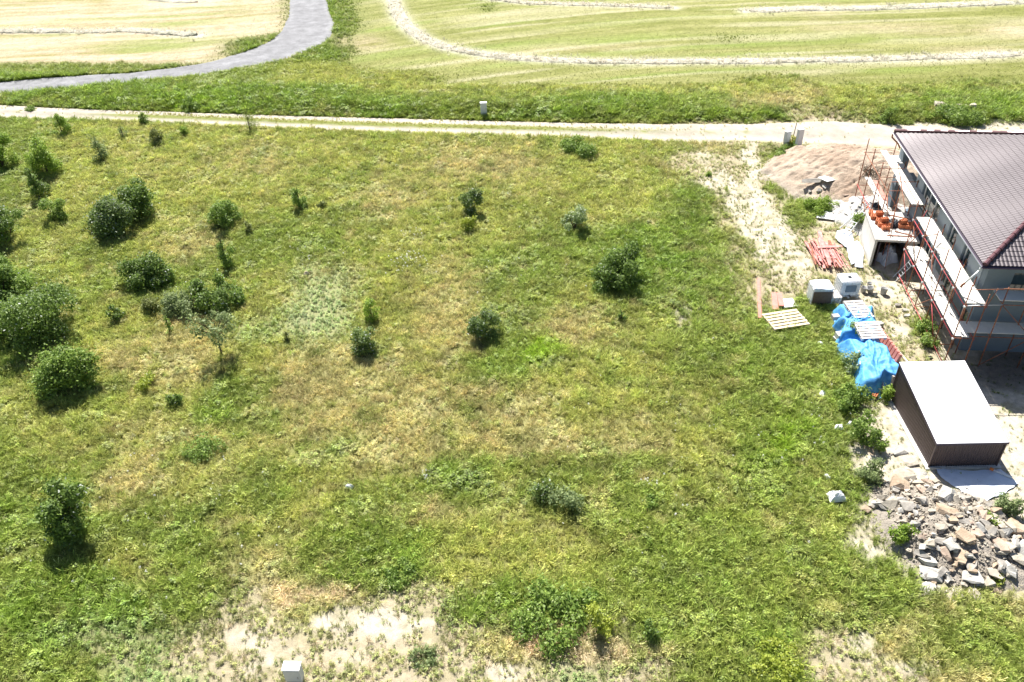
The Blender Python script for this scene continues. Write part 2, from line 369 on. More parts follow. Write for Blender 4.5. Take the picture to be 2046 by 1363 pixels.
for pts_, wd_ in WR:
    Pw = atg(np.array([p[0]*1. for p in pts_]), np.array([p[1]*1. for p in pts_]))[:, :2]
    sel_ = np.where((y > Pw[:, 1].min()-4) & (y < Pw[:, 1].max()+4) & (x > Pw[:, 0].min()-4) & (x < Pw[:, 0].max()+4))[0]
    dm = np.full(len(sel_), 1e9); q_ = np.stack([x[sel_], y[sel_]], 1)
    for a, b in zip(Pw, Pw[1:]):
        ab = b-a; t_ = np.clip(((q_-a) @ ab)/(ab @ ab), 0, 1); dm = np.minimum(dm, np.linalg.norm(q_-(a+t_[:, None]*ab), axis=1))
    kk_ = (np.exp(-(dm/wd_)**2)*(.6+.6*fbm(q_[:, 0]*1.2, q_[:, 1]*1.2, 58)))[:, None].clip(0, 1)
    col[sel_] = col[sel_]*(1-kk_)+np.array([.60, .57, .46])*kk_
zz = hgt(x, y)
so_m = (Wt[:, KI['S']]+Wt[:, KI['M']])
mo_ = (np.clip((fbm(x*2.2, y*2.2, 62, 5)-.48)*5, 0, 1)*.55+np.clip((vnoise(x*5, y*5, 63)-.6)*3, 0, 1)*.25)*so_m*(y < 66); mo_ = mo_[:, None]
col = col*(1-mo_)+np.array([.30, .27, .15])*mo_
zz = zz+so_m*.06*(fbm(x*2, y*2, 61)-.5)*(y < 64)
nx, ny = len(xs), len(ys)
idx = np.arange(nx*ny).reshape(ny, nx)
quads = np.stack([idx[:-1, :-1], idx[:-1, 1:], idx[1:, 1:], idx[1:, :-1]], -1).reshape(-1, 4)
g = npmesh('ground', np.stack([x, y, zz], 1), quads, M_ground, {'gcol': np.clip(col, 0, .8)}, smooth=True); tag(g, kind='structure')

def strip(name, U, L, m, colf, nseg=8, dz=.035, step=10, prof=None, ragged=.12):
    U = np.array(U, float); L = np.array(L, float)
    def res(Pl):
        w_ = atg(Pl[:, 0], Pl[:, 1]); d = np.r_[0, np.cumsum(np.linalg.norm(np.diff(w_[:, :2], axis=0), axis=1))]; return w_, d
    wu, du = res(U); wl, dl = res(L); n = int(max(du[-1], dl[-1])/.3)
    t = np.linspace(0, 1, n)
    def smp(w_, d):
        k = np.interp(t*d[-1], d, np.arange(len(d)))
        # smooth by averaging
        a = np.stack([np.interp(t*d[-1], d, w_[:, i]) for i in (0, 1)], 1)
        ker = np.ones(9)/9; b = a.copy()
        for i in (0, 1):
            pad = np.r_[[a[0, i]]*4, a[:, i], [a[-1, i]]*4]; b[:, i] = np.convolve(pad, ker, 'valid')
        return b
    pu = smp(wu, du); pl_ = smp(wl, dl)
    s = np.linspace(0, 1, nseg+1)
    P = pu[:, None, :]*(1-s[None, :, None])+pl_[:, None, :]*s[None, :, None]
    nz = (fbm(P[..., 0]*1.3, P[..., 1]*1.3, 71)-.5)*ragged*2
    dirv = (pl_-pu); dirv = dirv/np.linalg.norm(dirv, axis=1, keepdims=True)
    e = np.zeros(nseg+1); e[0] = 1; e[-1] = 1
    P = P+dirv[:, None, :]*(nz*e[None, :])[..., None]
    xx = P[..., 0].ravel(); yy = P[..., 1].ravel(); z = hgt(xx, yy)+dz
    ss = np.tile(s, n)
    z = z-.05*(np.minimum(ss, 1-ss) < .001)
    if prof is not None: z = z+prof(ss, xx, yy)
    ix = np.arange(n*(nseg+1)).reshape(n, nseg+1)
    q = np.stack([ix[:-1, :-1], ix[:-1, 1:], ix[1:, 1:], ix[1:, :-1]], -1).reshape(-1, 4)
    V = np.stack([xx, yy, z], 1)
    # orient up
    if np.cross(V[q[0, 1]]-V[q[0, 0]], V[q[0, 2]]-V[q[0, 0]])[2] < 0: q = q[:, ::-1]
    o = npmesh(name, V, q, m, {'gcol': colf(ss, xx, yy)}, smooth=True)
    return o, np.r_[pu, pl_[::-1]]
RU = [(-400, 196), (-150, 178), (0, 165), (60, 158), (150, 152), (250, 147), (340, 137), (420, 124), (490, 104), (540, 84), (565, 60), (577, 32), (580, 0), (578, -60)]
RL = [(-400, 222), (-150, 204), (0, 190), (60, 186), (150, 179), (250, 168), (330, 160), (420, 149), (480, 137), (550, 124), (610, 104), (655, 82), (669, 52), (658, 22), (652, 0), (640, -60)]
def roadcol(s, xx, yy):
    n = fbm(xx*.8, yy*.8, 81); e = np.exp(-((s-.5)/.10)**2)*.5+np.exp(-((s-.93)/.06)**2)*.9+np.exp(-((s-.06)/.05)**2)*.5
    c = np.array([.235, .235, .245])[None, :]*(.86+.3*n+.16*e*n*2)[:, None]; return c
road, ROADP = strip('gravel_road', RU, RL, M_road, roadcol, nseg=14, dz=.05, ragged=.25); tag(road, kind='structure')
TL = [(-900, 222), (0, 236), (200, 241), (400, 248), (540, 255), (760, 264), (1000, 270), (1200, 277), (1360, 283), (1500, 283), (1560, 287), (1700, 292), (1800, 298), (2046, 310), (2900, 340)]
def trackcol(s, xx, yy):
    px, py = pix(xx, yy, 0*xx)
    n = fbm(xx*1.2, yy*1.2, 83, 4); n2 = fbm(xx*.5, yy*3, 84, 3)
    c = np.array([.49, .44, .37])[None, :]*(.72+.5*n)[:, None]
    c = c*(1-.18*np.exp(-((s-.5)/.3)**2))[:, None]
    k = np.exp(-((s-.52)/.14)**2)*sstep(1500, 900, px)*1.3*sstep(100, 330, px)*np.clip(.4+1.5*n2, 0, 1.2)
    k = np.clip(k+np.exp(-((s-.52)/.14)**2)*np.clip(n-.55, 0, 1)*3*(px < 1650), 0, 1)[:, None]
    c = c*(1-k)+np.array([.20, .22, .06])*k
    e = np.clip(np.exp(-((1-s)/.07)**2)*np.clip(n*1.8-.5, 0, 1)+np.exp(-(s/.04)**2)*.5, 0, 1)[:, None]
    return c*(1-e)+np.array([.40, .36, .18])*e
def trackprof(s, xx, yy):
    return .04*np.exp(-((s-.5)/.14)**2)-.03*(np.exp(-((s-.25)/.12)**2)+np.exp(-((s-.78)/.12)**2))+.05*(fbm(xx*1.5, yy*1.5, 85)-.5)
track, TRACKP = strip('dirt_track', TU, TL, M_track, trackcol, nseg=16, dz=.06, prof=trackprof, ragged=.25); tag(track, kind='structure')
def inpoly(x, y, P):
    c = np.zeros(len(x), bool); n = len(P)
    for i in range(n):
        x1, y1 = P[i]; x2, y2 = P[(i+1) % n]
        if abs(y2-y1) < 1e-9: continue
        c ^= ((y1 > y) != (y2 > y)) & (x < (x2-x1)*(y-y1)/(y2-y1)+x1)
    return c

# ================================================================== HOUSE (local frame: x along the front, y along the left wall)
HO = (23.5, 34.4, 0.0); HR = math.atan2(-.1183, .993)
EZ, SP, HW = 5.7, math.tan(rad(22.5)), 8.25
HL = 2*HW
house = thing('unfinished_house', 'two-storey grey house shell with a brown tiled hip roof and scaffolding', 'house', HO, HR)
def tile_plane(name, k, L=HL):
    """k: side 0 left, 1 front, 2 right, 3 back. u along eave, s up the slope; clipped by the hips"""
    ch = .2; co = .31; sl_len = HW/math.cos(math.atan(SP)); nu = int(L/ch)*6; rows = []
    ss = []
    nco = int(sl_len/co)
    for c_ in range(nco+1):
        a = c_*co; b = min((c_+1)*co, sl_len)
        ss += [(a+.001, .02), (b-.004, .0)]
        if b >= sl_len: break
    cs = math.cos(math.atan(SP)); sn = math.sin(math.atan(SP))
    us = np.linspace(0, L, nu+1); V = []
    for (s, st_) in ss:
        hx = s*cs
        u = np.clip(us, hx, L-hx)
        wv = .5+.5*np.cos(2*np.pi*us/ch); wv = wv**.7
        off = .030*wv+st_
        x_ = hx-sn*off; z_ = EZ+s*sn+cs*off
        V.append(np.stack([x_, u, z_], 1))
    V = np.array(V); n = len(us); m_ = len(ss)
    P = V.reshape(-1, 3)
    ix = np.arange(m_*n).reshape(m_, n)
    q = np.stack([ix[:-1, :-1], ix[:-1, 1:], ix[1:, 1:], ix[1:, :-1]], -1).reshape(-1, 4)
    q = q[:, ::-1]
    # drop zero-area quads
    w1 = np.linalg.norm(P[q[:, 0]]-P[q[:, 1]], axis=1)+np.linalg.norm(P[q[:, 2]]-P[q[:, 3]], axis=1)
    w2 = np.linalg.norm(P[q[:, 1]]-P[q[:, 2]], axis=1)+np.linalg.norm(P[q[:, 3]]-P[q[:, 0]], axis=1)
    q = q[(w1 > .001) & (w2 > .001)]
    c = HW
    a = {0: 0, 1: math.pi/2, 2: math.pi, 3: -math.pi/2}[k]
    xx = P[:, 0]-c; yy = P[:, 1]-c
    R = np.stack([xx*math.cos(a)-yy*math.sin(a)+c, xx*math.sin(a)+yy*math.cos(a)+c, P[:, 2]], 1)
    return R, q
pv, pq, off = [], [], 0
for k in range(4):
    R_, q_ = tile_plane('roof', k); pv.append(R_); pq.append(q_+off); off += len(R_)
roof = npmesh('roof', np.concatenate(pv), np.concatenate(pq), M_roof, parent=house, smooth=False)
roof['label'] = 'brown metal tile roof, pale with glare on its left slope'
apex = Vector((HW, HW, EZ+HW*SP))
for cx_, cy_ in ((0, 0), (0, HL), (HL, 0), (HL, HL)):
    m_ = MB(); a = Vector((cx_, cy_, EZ+.05)); L_ = (apex-a).length; n = int(L_/.42)
    for i in range(n):
        p = a+(apex-a)*(i/n); q = a+(apex-a)*((i+1.06)/n)
        m_.tube(p+Vector((0, 0, .02)), q+Vector((0, 0, .02)), .135, 10, .105)
    if (cx_, cy_) == (0, 0): pass
    m_.build('hip_cap', M_ridge, house, smooth=False)
# fascia / soffit / gutters
e = .0
m_ = MB()
for (cx_, cy_, sx, sy) in ((.03, HW, .05, HL-.1), (HL-.03, HW, .05, HL-.1), (HW, .03, HL-.02, .05), (HW, HL-.03, HL-.02, .05)): m_.box((cx_, cy_, EZ-.09), (sx, sy, .17))
m_.build('fascia', M_fascia, house)
m_ = MB(); 
for (cx_, cy_, sx, sy) in ((.33, HW, .54, HL-.12), (HL-.33, HW, .54, HL-.12)): m_.box((cx_, cy_, EZ-.19), (sx, sy, .03))
for (cx_, cy_, sx, sy) in ((HW, .33, HL-1.2, .54), (HW, HL-.33, HL-1.2, .54)): m_.box((cx_, cy_, EZ-.193), (sx, sy, .03))
m_.build('soffit', M_plaster, house)
def gutter(p, q):
    m_ = MB(); p = Vector(p); q = Vector(q); d = (q-p).normalized(); n = Vector((d.y, -d.x, 0)); prof = []
    for k in range(7):
        t = math.pi*k/6; prof.append(n*(math.cos(t)*.065)+Vector((0, 0, -math.sin(t)*.075)))
    for k in range(6, -1, -1):
        t = math.pi*k/6; prof.append(n*(math.cos(t)*.075)+Vector((0, 0, -math.sin(t)*.085)))
    N = len(prof); v = [p+a for a in prof]+[q+a for a in prof]
    f = [(i, (i+1) % N, N+(i+1) % N, N+i) for i in range(N)]
    m_.add(v, f); return m_
gutter((-.09, -.1, EZ-.03), (-.09, HL+.1, EZ-.03)).build('gutter', M_fascia, house, smooth=True)
MB().tube((-.165, -.1, EZ-.03), (-.165, HL+.1, EZ-.03), .022, 6).build('gutter_rim', M_gutter, house, smooth=True)
gutter((-.1, -.09, EZ-.03), (HL+.1, -.09, EZ-.03)).build('gutter', M_fascia, house, smooth=True)
m_ = MB(); m_.path([(-.1, 16.45, EZ-.1), (-.1, 16.45, EZ-.35), (.35, 16.3, EZ-.75), (.5, 16.2, EZ-1.0)], .05, 8); m_.build('downpipe', M_rust, house, smooth=True)
m_ = MB(); m_.path([(-.12, .03, EZ-.1), (-.16, -.0, EZ-.3), (-.62, .0, EZ-1.05)], .045, 8); m_.build('downpipe', M_gutter, house, smooth=True)
m_ = MB(); m_.path([(-.62, 0, EZ-1.05), (-.72, 0, EZ-1.18), (-.74, 0, EZ-1.3)], .06, 8); m_.build('pipe_elbow', M_rust, house, smooth=True)
# walls: boxes around openings
def wall(axis, pos, a0, a1, z0, z1, holes, th, name, m, parent, sign=1):
    """axis 'y': wall plane x=pos running in y; holes (a0,a1,z0,z1)"""
    cuts = sorted(set([a0, a1]+[h[0] for h in holes]+[h[1] for h in holes])); m_ = MB()
    for a, b in zip(cuts, cuts[1:]):
        hs = sorted([h for h in holes if h[0] <= a+1e-6 and h[1] >= b-1e-6], key=lambda h: h[2]); z = z0
        segs = []
        for h in hs:
            if h[2] > z: segs.append((z, h[2]))
            z = h[3]
        if z < z1: segs.append((z, z1))
        for (p, q) in segs:
            c = (pos+sign*th/2, (a+b)/2, (p+q)/2); d = (th, b-a, q-p)
            if axis == 'x': c = ((a+b)/2, pos+sign*th/2, (p+q)/2); d = (b-a, th, q-p)
            m_.box(c, d)
    return m_.build(name, m, parent)
LH = [(8.0, 11.0, 3.2, 5.3), (5.0, 6.0, 3.6, 4.9), (2.9, 3.7, 3.6, 4.9), (6.6, 8.6, .9, 2.4), (3.3, 4.9, .9, 2.3), (.95, 1.9, .9, 2.2)]
FH = [(1.9, 4.2, 3.5, 4.95), (6, 8, 3.5, 4.95), (10, 12.5, .9, 2.3), (10.5, 12.5, 3.5, 4.95)]
wall('y', .6, .6, 12.4, 0, EZ-.2, LH, .42, 'wall', M_plaster, house)
wall('x', .602, .602+.42, HL-.6, 0, EZ-.2, FH, .42, 'wall', M_plaster, house)
wall('x', 12.0, 1.02, HL-.6, 0, EZ-.2, [], .4, 'wall', M_plaster, house)
wall('y', HL-1.02, 1.02, 12.0, 0, EZ-.2, [(3, 5, .9, 2.3), (7, 9, 3.4, 4.9)], .42, 'wall', M_plaster, house)
MB().box((.8, 15.9, (EZ-.2)/2), (.42, .8, EZ-.2)).build('porch_pillar', M_plaster, house)
MB().box((HL-.8, 15.9, (EZ-.2)/2), (.42, .8, EZ-.2)).build('porch_pillar', M_plaster, house)
MB().box((HW, 14.2, 2.6), (HL-1.4, 3.5, .22)).build('floor_slab', M_conc, house)
MB().box((1.0, 13.75, 3.2), (.4, 1.9, 1.0)).build('parapet', M_plaster2, house)
MB().box((HW, 6.5, 2.75), (HL-2.1, 10.9, .2)).build('floor_slab', M_concg, house)
MB().box((HW, 6.5, .05), (HL-2.1, 10.9, .1)).build('floor_slab', M_concg, house)
# lighter insulation panels between the openings, 2 cm proud
for (a, b) in ((3.75, 4.95), (6.05, 7.95), (11.05, 12.38), (1.1, 2.8)):
    MB().box((.585, (a+b)/2, 4.2), (.03, b-a-.06, 2.2)).build('insulation_panel', M_plaster2, house)
def window(y0, y1, z0, z1, xw, front=False, n=2):
    def P(u, d, z): return (u, d, z) if front else (d, u, z)
    def S(u, d, z): return (u, d, z) if front else (d, u, z)
    d0 = xw+.14; fr = MB(); W_ = y1-y0; Hh = z1-z0
    for z in (z0+.035, z1-.035): fr.box(P((y0+y1)/2, d0, z), S(W_, .07, .07))
    for i in range(n+1):
        u = y0+.035+(W_-.07)*i/n; fr.box(P(u, d0, (z0+z1)/2), S(.07, .068, Hh-.14))
    f = fr.build('window', M_fascia if front else M_wframe, house)
    MB().box(P((y0+y1)/2, d0+.02, (z0+z1)/2), S(W_-.1, .015, Hh-.1)).build('pane', M_glass, f)
window(6.6, 8.6, .9, 2.4, .6, n=3); window(3.3, 4.9, .9, 2.3, .6); window(.95, 1.9, .9, 2.2, .6, n=1)
window(5.0, 6.0, 3.6, 4.9, .6, n=1); window(2.9, 3.7, 3.6, 4.9, .6, n=1); window(8.0, 11.0, 3.2, 5.3, .6, n=3)
window(1.9, 4.2, 3.5, 4.95, .602, True, 2); window(6, 8, 3.5, 4.95, .602, True, 2); None
window(10, 12.5, .9, 2.3, .602, True, 2); window(10.5, 12.5, 3.5, 4.95, .602, True, 2)
MB().box((.50, 3.3, 3.5), (.06, .8, .9), ry=rad(-10)).build('leaning_panel', M_redp, house)

# ------------------------------------------------------------------ scaffolding
sca = thing('scaffolding', 'rusty tube scaffolding with pale board decks along the left and front walls', 'scaffolding', HO, HR)
def pole(x_, y_, z1=5.2, z0=0, m=M_rust): 
    lean = random.uniform(-.05, .05)
    MB().tube((x_, y_, z0), (x_+lean, y_+random.uniform(-.05, .05), z1), .03, 6).build('pole', m, sca, smooth=True)
OY = [-.98, .72, 2.5, 4.3, 6.0, 7.9]
for y_ in OY: pole(-.72, y_); pole(.26 if y_ > 0 else .3, y_+.02, 4.55+random.uniform(-.1, .2))
def deck(x0, x1, y0, y1, z, n, along='y', m=M_board, name='deck_board'):
    for i in range(n):
        g_ = .015; 
        if along == 'y':
            w_ = (x1-x0)/n; c = (x0+w_*(i+.5), (y0+y1)/2+random.uniform(-.06, .06), z+random.uniform(-.006, .006)); d = (w_-g_, y1-y0, .04)
        else:
            w_ = (y1-y0)/n; c = ((x0+x1)/2, y0+w_*(i+.5), z); d = (x1-x0, w_-g_, .04)
        MB().box(c, d, rz=random.uniform(-.003, .003)).build(name, m, sca)
def brace(p, q, r=.022, m=M_rust, name='brace'): MB().tube(p, q, r, 6).build(name, m, sca, smooth=True)
# lower deck z=2, upper deck z=4
deck(-.66, .06, -.9, 3.3, 2.0, 2); deck(-.66, .06, 3.3, 8.05, 2.03, 2); deck(.07, .34, 3.9, 8.0, 2.0, 1)
deck(-.62, .32, -.85, 3.4, 4.0, 2); deck(-.58, .36, 3.4, 8.05, 4.03, 2)
for z in (1.93, 3.93):
    for y_ in OY: brace((-.8, y_, z), (.34, y_, z), .02, name='transom')
    brace((-.74, -1.1, z), (-.74, 8.0, z), .022, M_redp, 'ledger'); brace((.27, -1.1, z), (.27, 8.0, z), .022, M_redp, 'ledger')
brace((-.76, -1.1, .25), (-.76, 8.0, .3), .025, M_redp, 'ledger'); 
brace((-.76, .7, .3), (-.76, 2.5, 1.9), .022, M_redp); brace((-.76, 2.5, 2.0), (-.76, 4.3, 3.9)); brace((-.76, 6.0, .3), (-.76, 7.9, 1.9), m=M_redp); brace((-.76, 6.0, 3.9), (-.76, 4.3, 5.0)); brace((-.76, 4.3, .3), (-.76, 2.6, 1.9))
for y_ in (.72, 2.5, 4.3, 6.0): brace((-.72, y_, .25), (.3, y_, .25), .02, name='transom')
brace((-.72, 7.9, 2.0), (.26, 7.9, 3.9)); brace((-.72, 6.0, 2), (-.72, 7.9, 3.9))
# white-painted clamps
cl = MB()
for y_ in OY:
    for z in (1.93, 3.93): MB().box((-.76, y_-.06, z), (.09, .12, .09)).build('clamp', M_cage, sca)

# hatch in the upper deck
MB().box((-.28, 4.75, 4.065), (.5, .62, .02)).build('hatch', M_concg, sca)
MB().path([(-.5, 4.5, 4.09), (-.1, 5.0, 4.09)], .012, 5).build('hatch_bar', M_fascia, sca)
# rear section, a little further out
RY = [9.6, 11.6, 13.5, 15.6, 17.2]
for y_ in RY: pole(-1.25, y_, 4.9 if y_ > 13 else 4.4)
for y_ in (9.6, 12.0, 14.6, 17.1): pole(.5 if y_ > 10 else .35, y_, 4.5 if y_ < 16 else 5.1)
deck(-.38, .62, 9.7, 13.3, 4.0, 2); deck(-.30, .66, 13.3, 16.6, 4.02, 2); deck(-.3, .12, 16.4, 17.4, 4.0, 1)
deck(-1.0, -.62, 12.0, 17.0, 2.2, 1); deck(-.6, -.3, 13.6, 16.5, 2.2, 1, m=M_woodr)
for z in (1.5, 3.9):
    for y_ in RY: brace((-1.4, y_, z), (.45, y_, z+.02), .02, name='transom')
    brace((-1.27, 9.3, z), (-1.27, 17.4, z), .022, M_rust if z > 2 else M_redp, 'ledger')
brace((-1.27, 8.0, 4.35), (-.1, 14.2, 4.5), .022, M_rust, 'ledger'); brace((-.5, 8.4, 4.6), (-.2, 12.4, 4.3), .02)
brace((-1.27, 9.6, 1.6), (-1.27, 11.5, 3.8)); brace((-1.27, 13.5, 3.8), (-1.27, 11.7, 1.6)); brace((-1.27, 15.6, 3.8), (-1.27, 17.2, 2)); brace((-1.27, 13.6, .3), (-1.27, 15.5, 1.5))
brace((-1.3, 11.6, 4.5), (.5, 11.7, 4.5), .024, name='transom'); brace((-1.3, 13.4, 4.55), (.1, 13.4, 4.55), .024, name='transom')
brace((-.1, 8.0, 4.5), (-.75, 7.9, 2.2), .022, M_redp); brace((-1.27, 8.6, .1), (-1.27, 9.6, 3.9), .022)
# front section
for x_ in (1.15, 3.1, 5.2, 7.3): pole(x_, -.78, 4.95); 
for x_ in (.3, 2.9, 5.2): pole(x_, .25, 4.0)
deck(-.0, 4.0, -.55, .45, 2.0, 1, 'x'); deck(4.03, 8.0, -.55, .45, 2.0, 1, 'x')
deck(1.1, 4.4, -.5, .45, 4.0, 1, 'x'); deck(4.43, 8.0, -.5, .45, 4.0, 1, 'x')
for z in (1.94, 3.94, 4.9):
    brace((.9 if z > 3 else -.7, -.8, z), (7.6, -.8, z), .022, M_rust, 'ledger')
for x_ in (1.15, 3.1, 5.2): 
    for z in (1.94, 3.94): brace((x_, -.9, z), (x_, .4, z), .02, name='transom')
brace((-.72, -1.0, 4.9), (.9, -.85, 4.9), .022, name='ledger'); brace((.62, -.8, 4.9), (.30, -1.0, 3.95), .022)
brace((-.6, -1.0, 3.95), (1.15, -.8, 3.95), .03, M_cage, 'ledger')
brace((1.15, -.8, .1), (3.1, -.8, 1.9)); brace((3.1, -.8, 1.95), (5.2, -.8, 3.9)); brace((1.15, -.8, 3.9), (3.1, -.8, 2.0))
# ladder of the scaffold
a0 = Vector(ag(1787, 558)); a1 = Vector([float(v_) for v_ in at(np.array([1823.]), np.array([523.]), 1.25)[0]]); m_ = MB()
sd = (a1-a0).cross(Vector((0, 0, 1))).normalized()*.24; a1 = a1-a0; a0 = Vector((0, 0, 0))
m_.tube(a0-sd, a1-sd, .028); m_.tube(a0+sd, a1+sd, .028)
for i in range(1, 7):
    t = i/7; m_.tube(a0.lerp(a1, t)-sd, a0.lerp(a1, t)+sd, .02)
lad = m_.build('ladder', M_cage, None, ag(1787, 558)); tag(lad, 'pale metal ladder leaning on the scaffold beside the concrete outbuilding', 'ladder')

# ================================================================== CONCRETE OUTBUILDING
BO = (22.45, 43.58, 0); bR = math.atan2(43.26-43.71, 24.86-22.53)+.0
bun = thing('concrete_outbuilding', 'small flat-roofed concrete outbuilding with an open dark front and clay blocks on top', 'outbuilding', BO, bR)
BW, BL, BH = 2.45, 3.6, 1.95
MB().box((.07, BL/2, (BH-.1)/2), (.14, BL-.1, BH-.1)).build('wall', M_conc, bun)
MB().box((BW-.3, .1, (BH-.1)/2), (.58, .2, BH-.102)).build('wall', M_concg, bun)
MB().box((BW-.08, BL/2+.15, (BH-.1)/2), (.16, BL-.4, BH-.104)).build('wall', M_concg, bun)
MB().box((BW/2, BL-.08, (BH-.1)/2), (BW-.3, .16, BH-.104)).build('wall', M_concg, bun)
MB().box((BW/2, BL/2-.04, BH-.03), (BW+.12, BL+.14, .14)).build('roof_slab', M_conc, bun, bevel=.01)
MB().box((.42, .45, .88), (.05, .85, 1.7), rz=rad(-14)).build('door_leaf', M_fascia, bun)
def crumple(name, m, w_, d_, h_, seed, n=14, parent=None, loc=(0, 0, 0), rz=0, k=3.):
    m_ = MB(); rows = []
    V = []
    for j in range(n+1):
        for i in range(n+1):
            u = i/n*2-1; v = j/n*2-1; r = max(abs(u), abs(v))
            e_ = (1-r**3)
            nx_ = float(fbm(np.array(u*k+seed), np.array(v*k), seed, 3))
            z = h_*e_*(.35+1.1*nx_)+.012
            jig = 1+.35*(float(vnoise(np.array(math.atan2(v, u)*1.6+9), np.array(1.*seed), seed))-.5)
            V.append((u*w_/2*jig, v*d_/2*jig, z))
    f = [(j*(n+1)+i, j*(n+1)+i+1, (j+1)*(n+1)+i+1, (j+1)*(n+1)+i) for j in range(n) for i in range(n)]
    m_.add(V, f)
    # closing skirt/underside keeps it a solid lump
    V2 = [(a, b, 0.002) for a, b, c in V]; m_.add(V2, [tuple(reversed(q)) for q in f])
    return m_.build(name, m, parent, loc, rz)
def W2(o, rz, p):
    c, s = math.cos(rz), math.sin(rz); return (o[0]+p[0]*c-p[1]*s, o[1]+p[0]*s+p[1]*c, o[2]+p[2])
for i, (a, b, z, w_, lb) in enumerate(((1.15, .75, .0, 1.0, 'bulging white sack just inside the dark opening of the outbuilding'), (1.4, 1.3, .0, 1.1, 'crumpled white sack deeper inside the dark opening of the outbuilding'))):
    tag(crumple('sack', M_wsheet, w_, .9, .8, 5+i, loc=W2(BO, bR, (a, b, z)), rz=.4+i), lb, 'sack')
def clay_block(p, rz, tilt=0, s=1):
    m_ = MB(); L_, w_, h_ = .44*s, .25*s, .24*s; t = .03
    for yy in (-w_/2+t/2, 0, w_/2-t/2): m_.box((0, yy, h_/2), (L_, t, h_))
    for xx in (-L_/2+t/2, -L_/6, L_/6, L_/2-t/2): m_.box((xx, 0, h_/2), (t, w_-.002, h_-.004))
    m_.box((0, 0, .015), (L_-.01, w_-.01, .02))
    o = m_.build('clay_block', M_brick, None, p, rz); o.rotation_euler[0] = tilt; return o
RT = BH+.045
P_ = [(.16, 3.1, 0, 1.5), (.20, 2.6, 0, 1.5), (.52, 2.75, 0, .2), (.55, 2.45, .0, .1), (.55, 2.6, .245, .15), (.4, 2.0, 0, 1.2), (.75, 2.05, 0, .5), (.55, 1.6, 0, .1), (.9, 1.65, 0, -.3), (.7, 1.8, .25, .3), (.72, 1.2, 0, .2)]
gname = 'clay blocks on the outbuilding roof'
blk0 = clay_block(W2(BO, bR, (P_[0][0], P_[0][1], RT)), bR+P_[0][3]); tag(blk0, 'orange hollow clay block in the loose heap on the left of the outbuilding roof', 'clay block', gname)
for (a, b, z, r) in P_[1:]:
    o = blk0.copy(); C.objects.link(o); o.location = W2(BO, bR, (a, b, RT+z)); o.rotation_euler[2] = bR+r
for i, (a, b, z, r) in enumerate([(1.75, 1.55, 0, .05), (2.15, 1.5, 0, .0), (1.78, 1.82, 0, .05), (2.16, 1.8, 0, .1), (1.8, 1.7, .245, .4)]):
    o = blk0.copy(); C.objects.link(o); o.location = W2(BO, bR, (a, b, RT+z)); o.rotation_euler[2] = bR+r
    tag(o, 'orange clay block in the tidy stack right of the black sheet on the outbuilding roof', 'clay block', 'clay blocks right of the black sheet')
tag(crumple('plastic_sheet', M_black, 1.0, .95, .32, 21, loc=W2(BO, bR, (1.3, 1.9, RT)), rz=.3, k=4), 'crumpled black plastic sheet between the orange blocks on the outbuilding roof', 'plastic sheet')
for i, (a, b, L_, r, lb) in enumerate(((1.5, .45, 1.6, .03, 'thin brown plank lying along the front edge of the outbuilding roof'), (1.7, .8, 1.0, -.4, 'short brown plank lying askew on the outbuilding roof'), (1.9, 2.9, 1.4, -.35, 'thin brown plank at the back of the outbuilding roof'))):
    tag(MB().box((0, 0, .02), (L_, .07, .035)).build('plank', M_rust, None, W2(BO, bR, (a, b, RT+.001)), bR+r), lb, 'plank')

# ================================================================== SHED
SO = (18.87, 26.33, .06); SR = -.018
SW, SLn, SHF, SHB = 3.13, 4.93, 1.50, 2.20
shed = thing('metal_shed', 'brown corrugated metal shed with a plain white sloping roof', 'shed', SO, SR)
def corr(p, q, zb0, zt0, zb1, zt1, amp=.012, pitch=.11):
    p = Vector(p); q = Vector(q); L_ = (q-p).length; d = (q-p).normalized(); n_ = Vector((d.y, -d.x, 0)); N = int(L_/pitch)*4; V = []; f = []
    for i in range(N+1):
        t = i/N; o_ = amp*(1 if (i % 4) in (0, 1) else -1); c = p.lerp(q, t)+n_*o_
        V += [(c.x, c.y, zb0+(zb1-zb0)*t), (c.x, c.y, zt0+(zt1-zt0)*t)]
    f = [(2*i, 2*i+2, 2*i+3, 2*i+1) for i in range(N)]
    return V, f
def cw(p, q, a, b, c, d): V, f = corr(p, q, a, b, c, d); return MB().add(V, f)
I_ = .05
cw((I_, SLn-I_), (I_, I_), 0, SHB-.05, 0, SHF-.05) if False else None
def V3(x_, y_): return (x_, y_, 0)
cw(V3(I_, SLn-I_), V3(I_, I_), 0, SHB-.04, 0, SHF-.04).build('wall', M_brown, shed)
cw(V3(I_, I_), V3(SW-I_, I_), 0, SHF-.04, 0, SHF-.04).build('wall', M_brown, shed)
cw(V3(SW-I_, I_), V3(SW-I_, SLn-I_), 0, SHF-.04, 0, SHB-.04).build('wall', M_brown, shed)
cw(V3(SW-I_, SLn-I_), V3(I_, SLn-I_), 0, SHB-.04, 0, SHB-.04).build('wall', M_brown, shed)
sl_ = math.atan2(SHB-SHF, SLn)
m_ = MB().box((SW/2, SLn/2, (SHF+SHB)/2), (SW+.06, (SLn+.06)/math.cos(sl_), .05), rx=sl_)
m_.build('roof', M_white, shed, bevel=.008)
m_ = MB()
for xx in (-.038, SW+.038): m_.box((xx, SLn/2, (SHF+SHB)/2-.035), (.014, (SLn+.05)/math.cos(sl_), .11), rx=sl_)
m_.box((SW/2, -.045, SHF-.04), (SW+.1, .014, .10))
m_.build('edge_trim', M_fascia, shed)
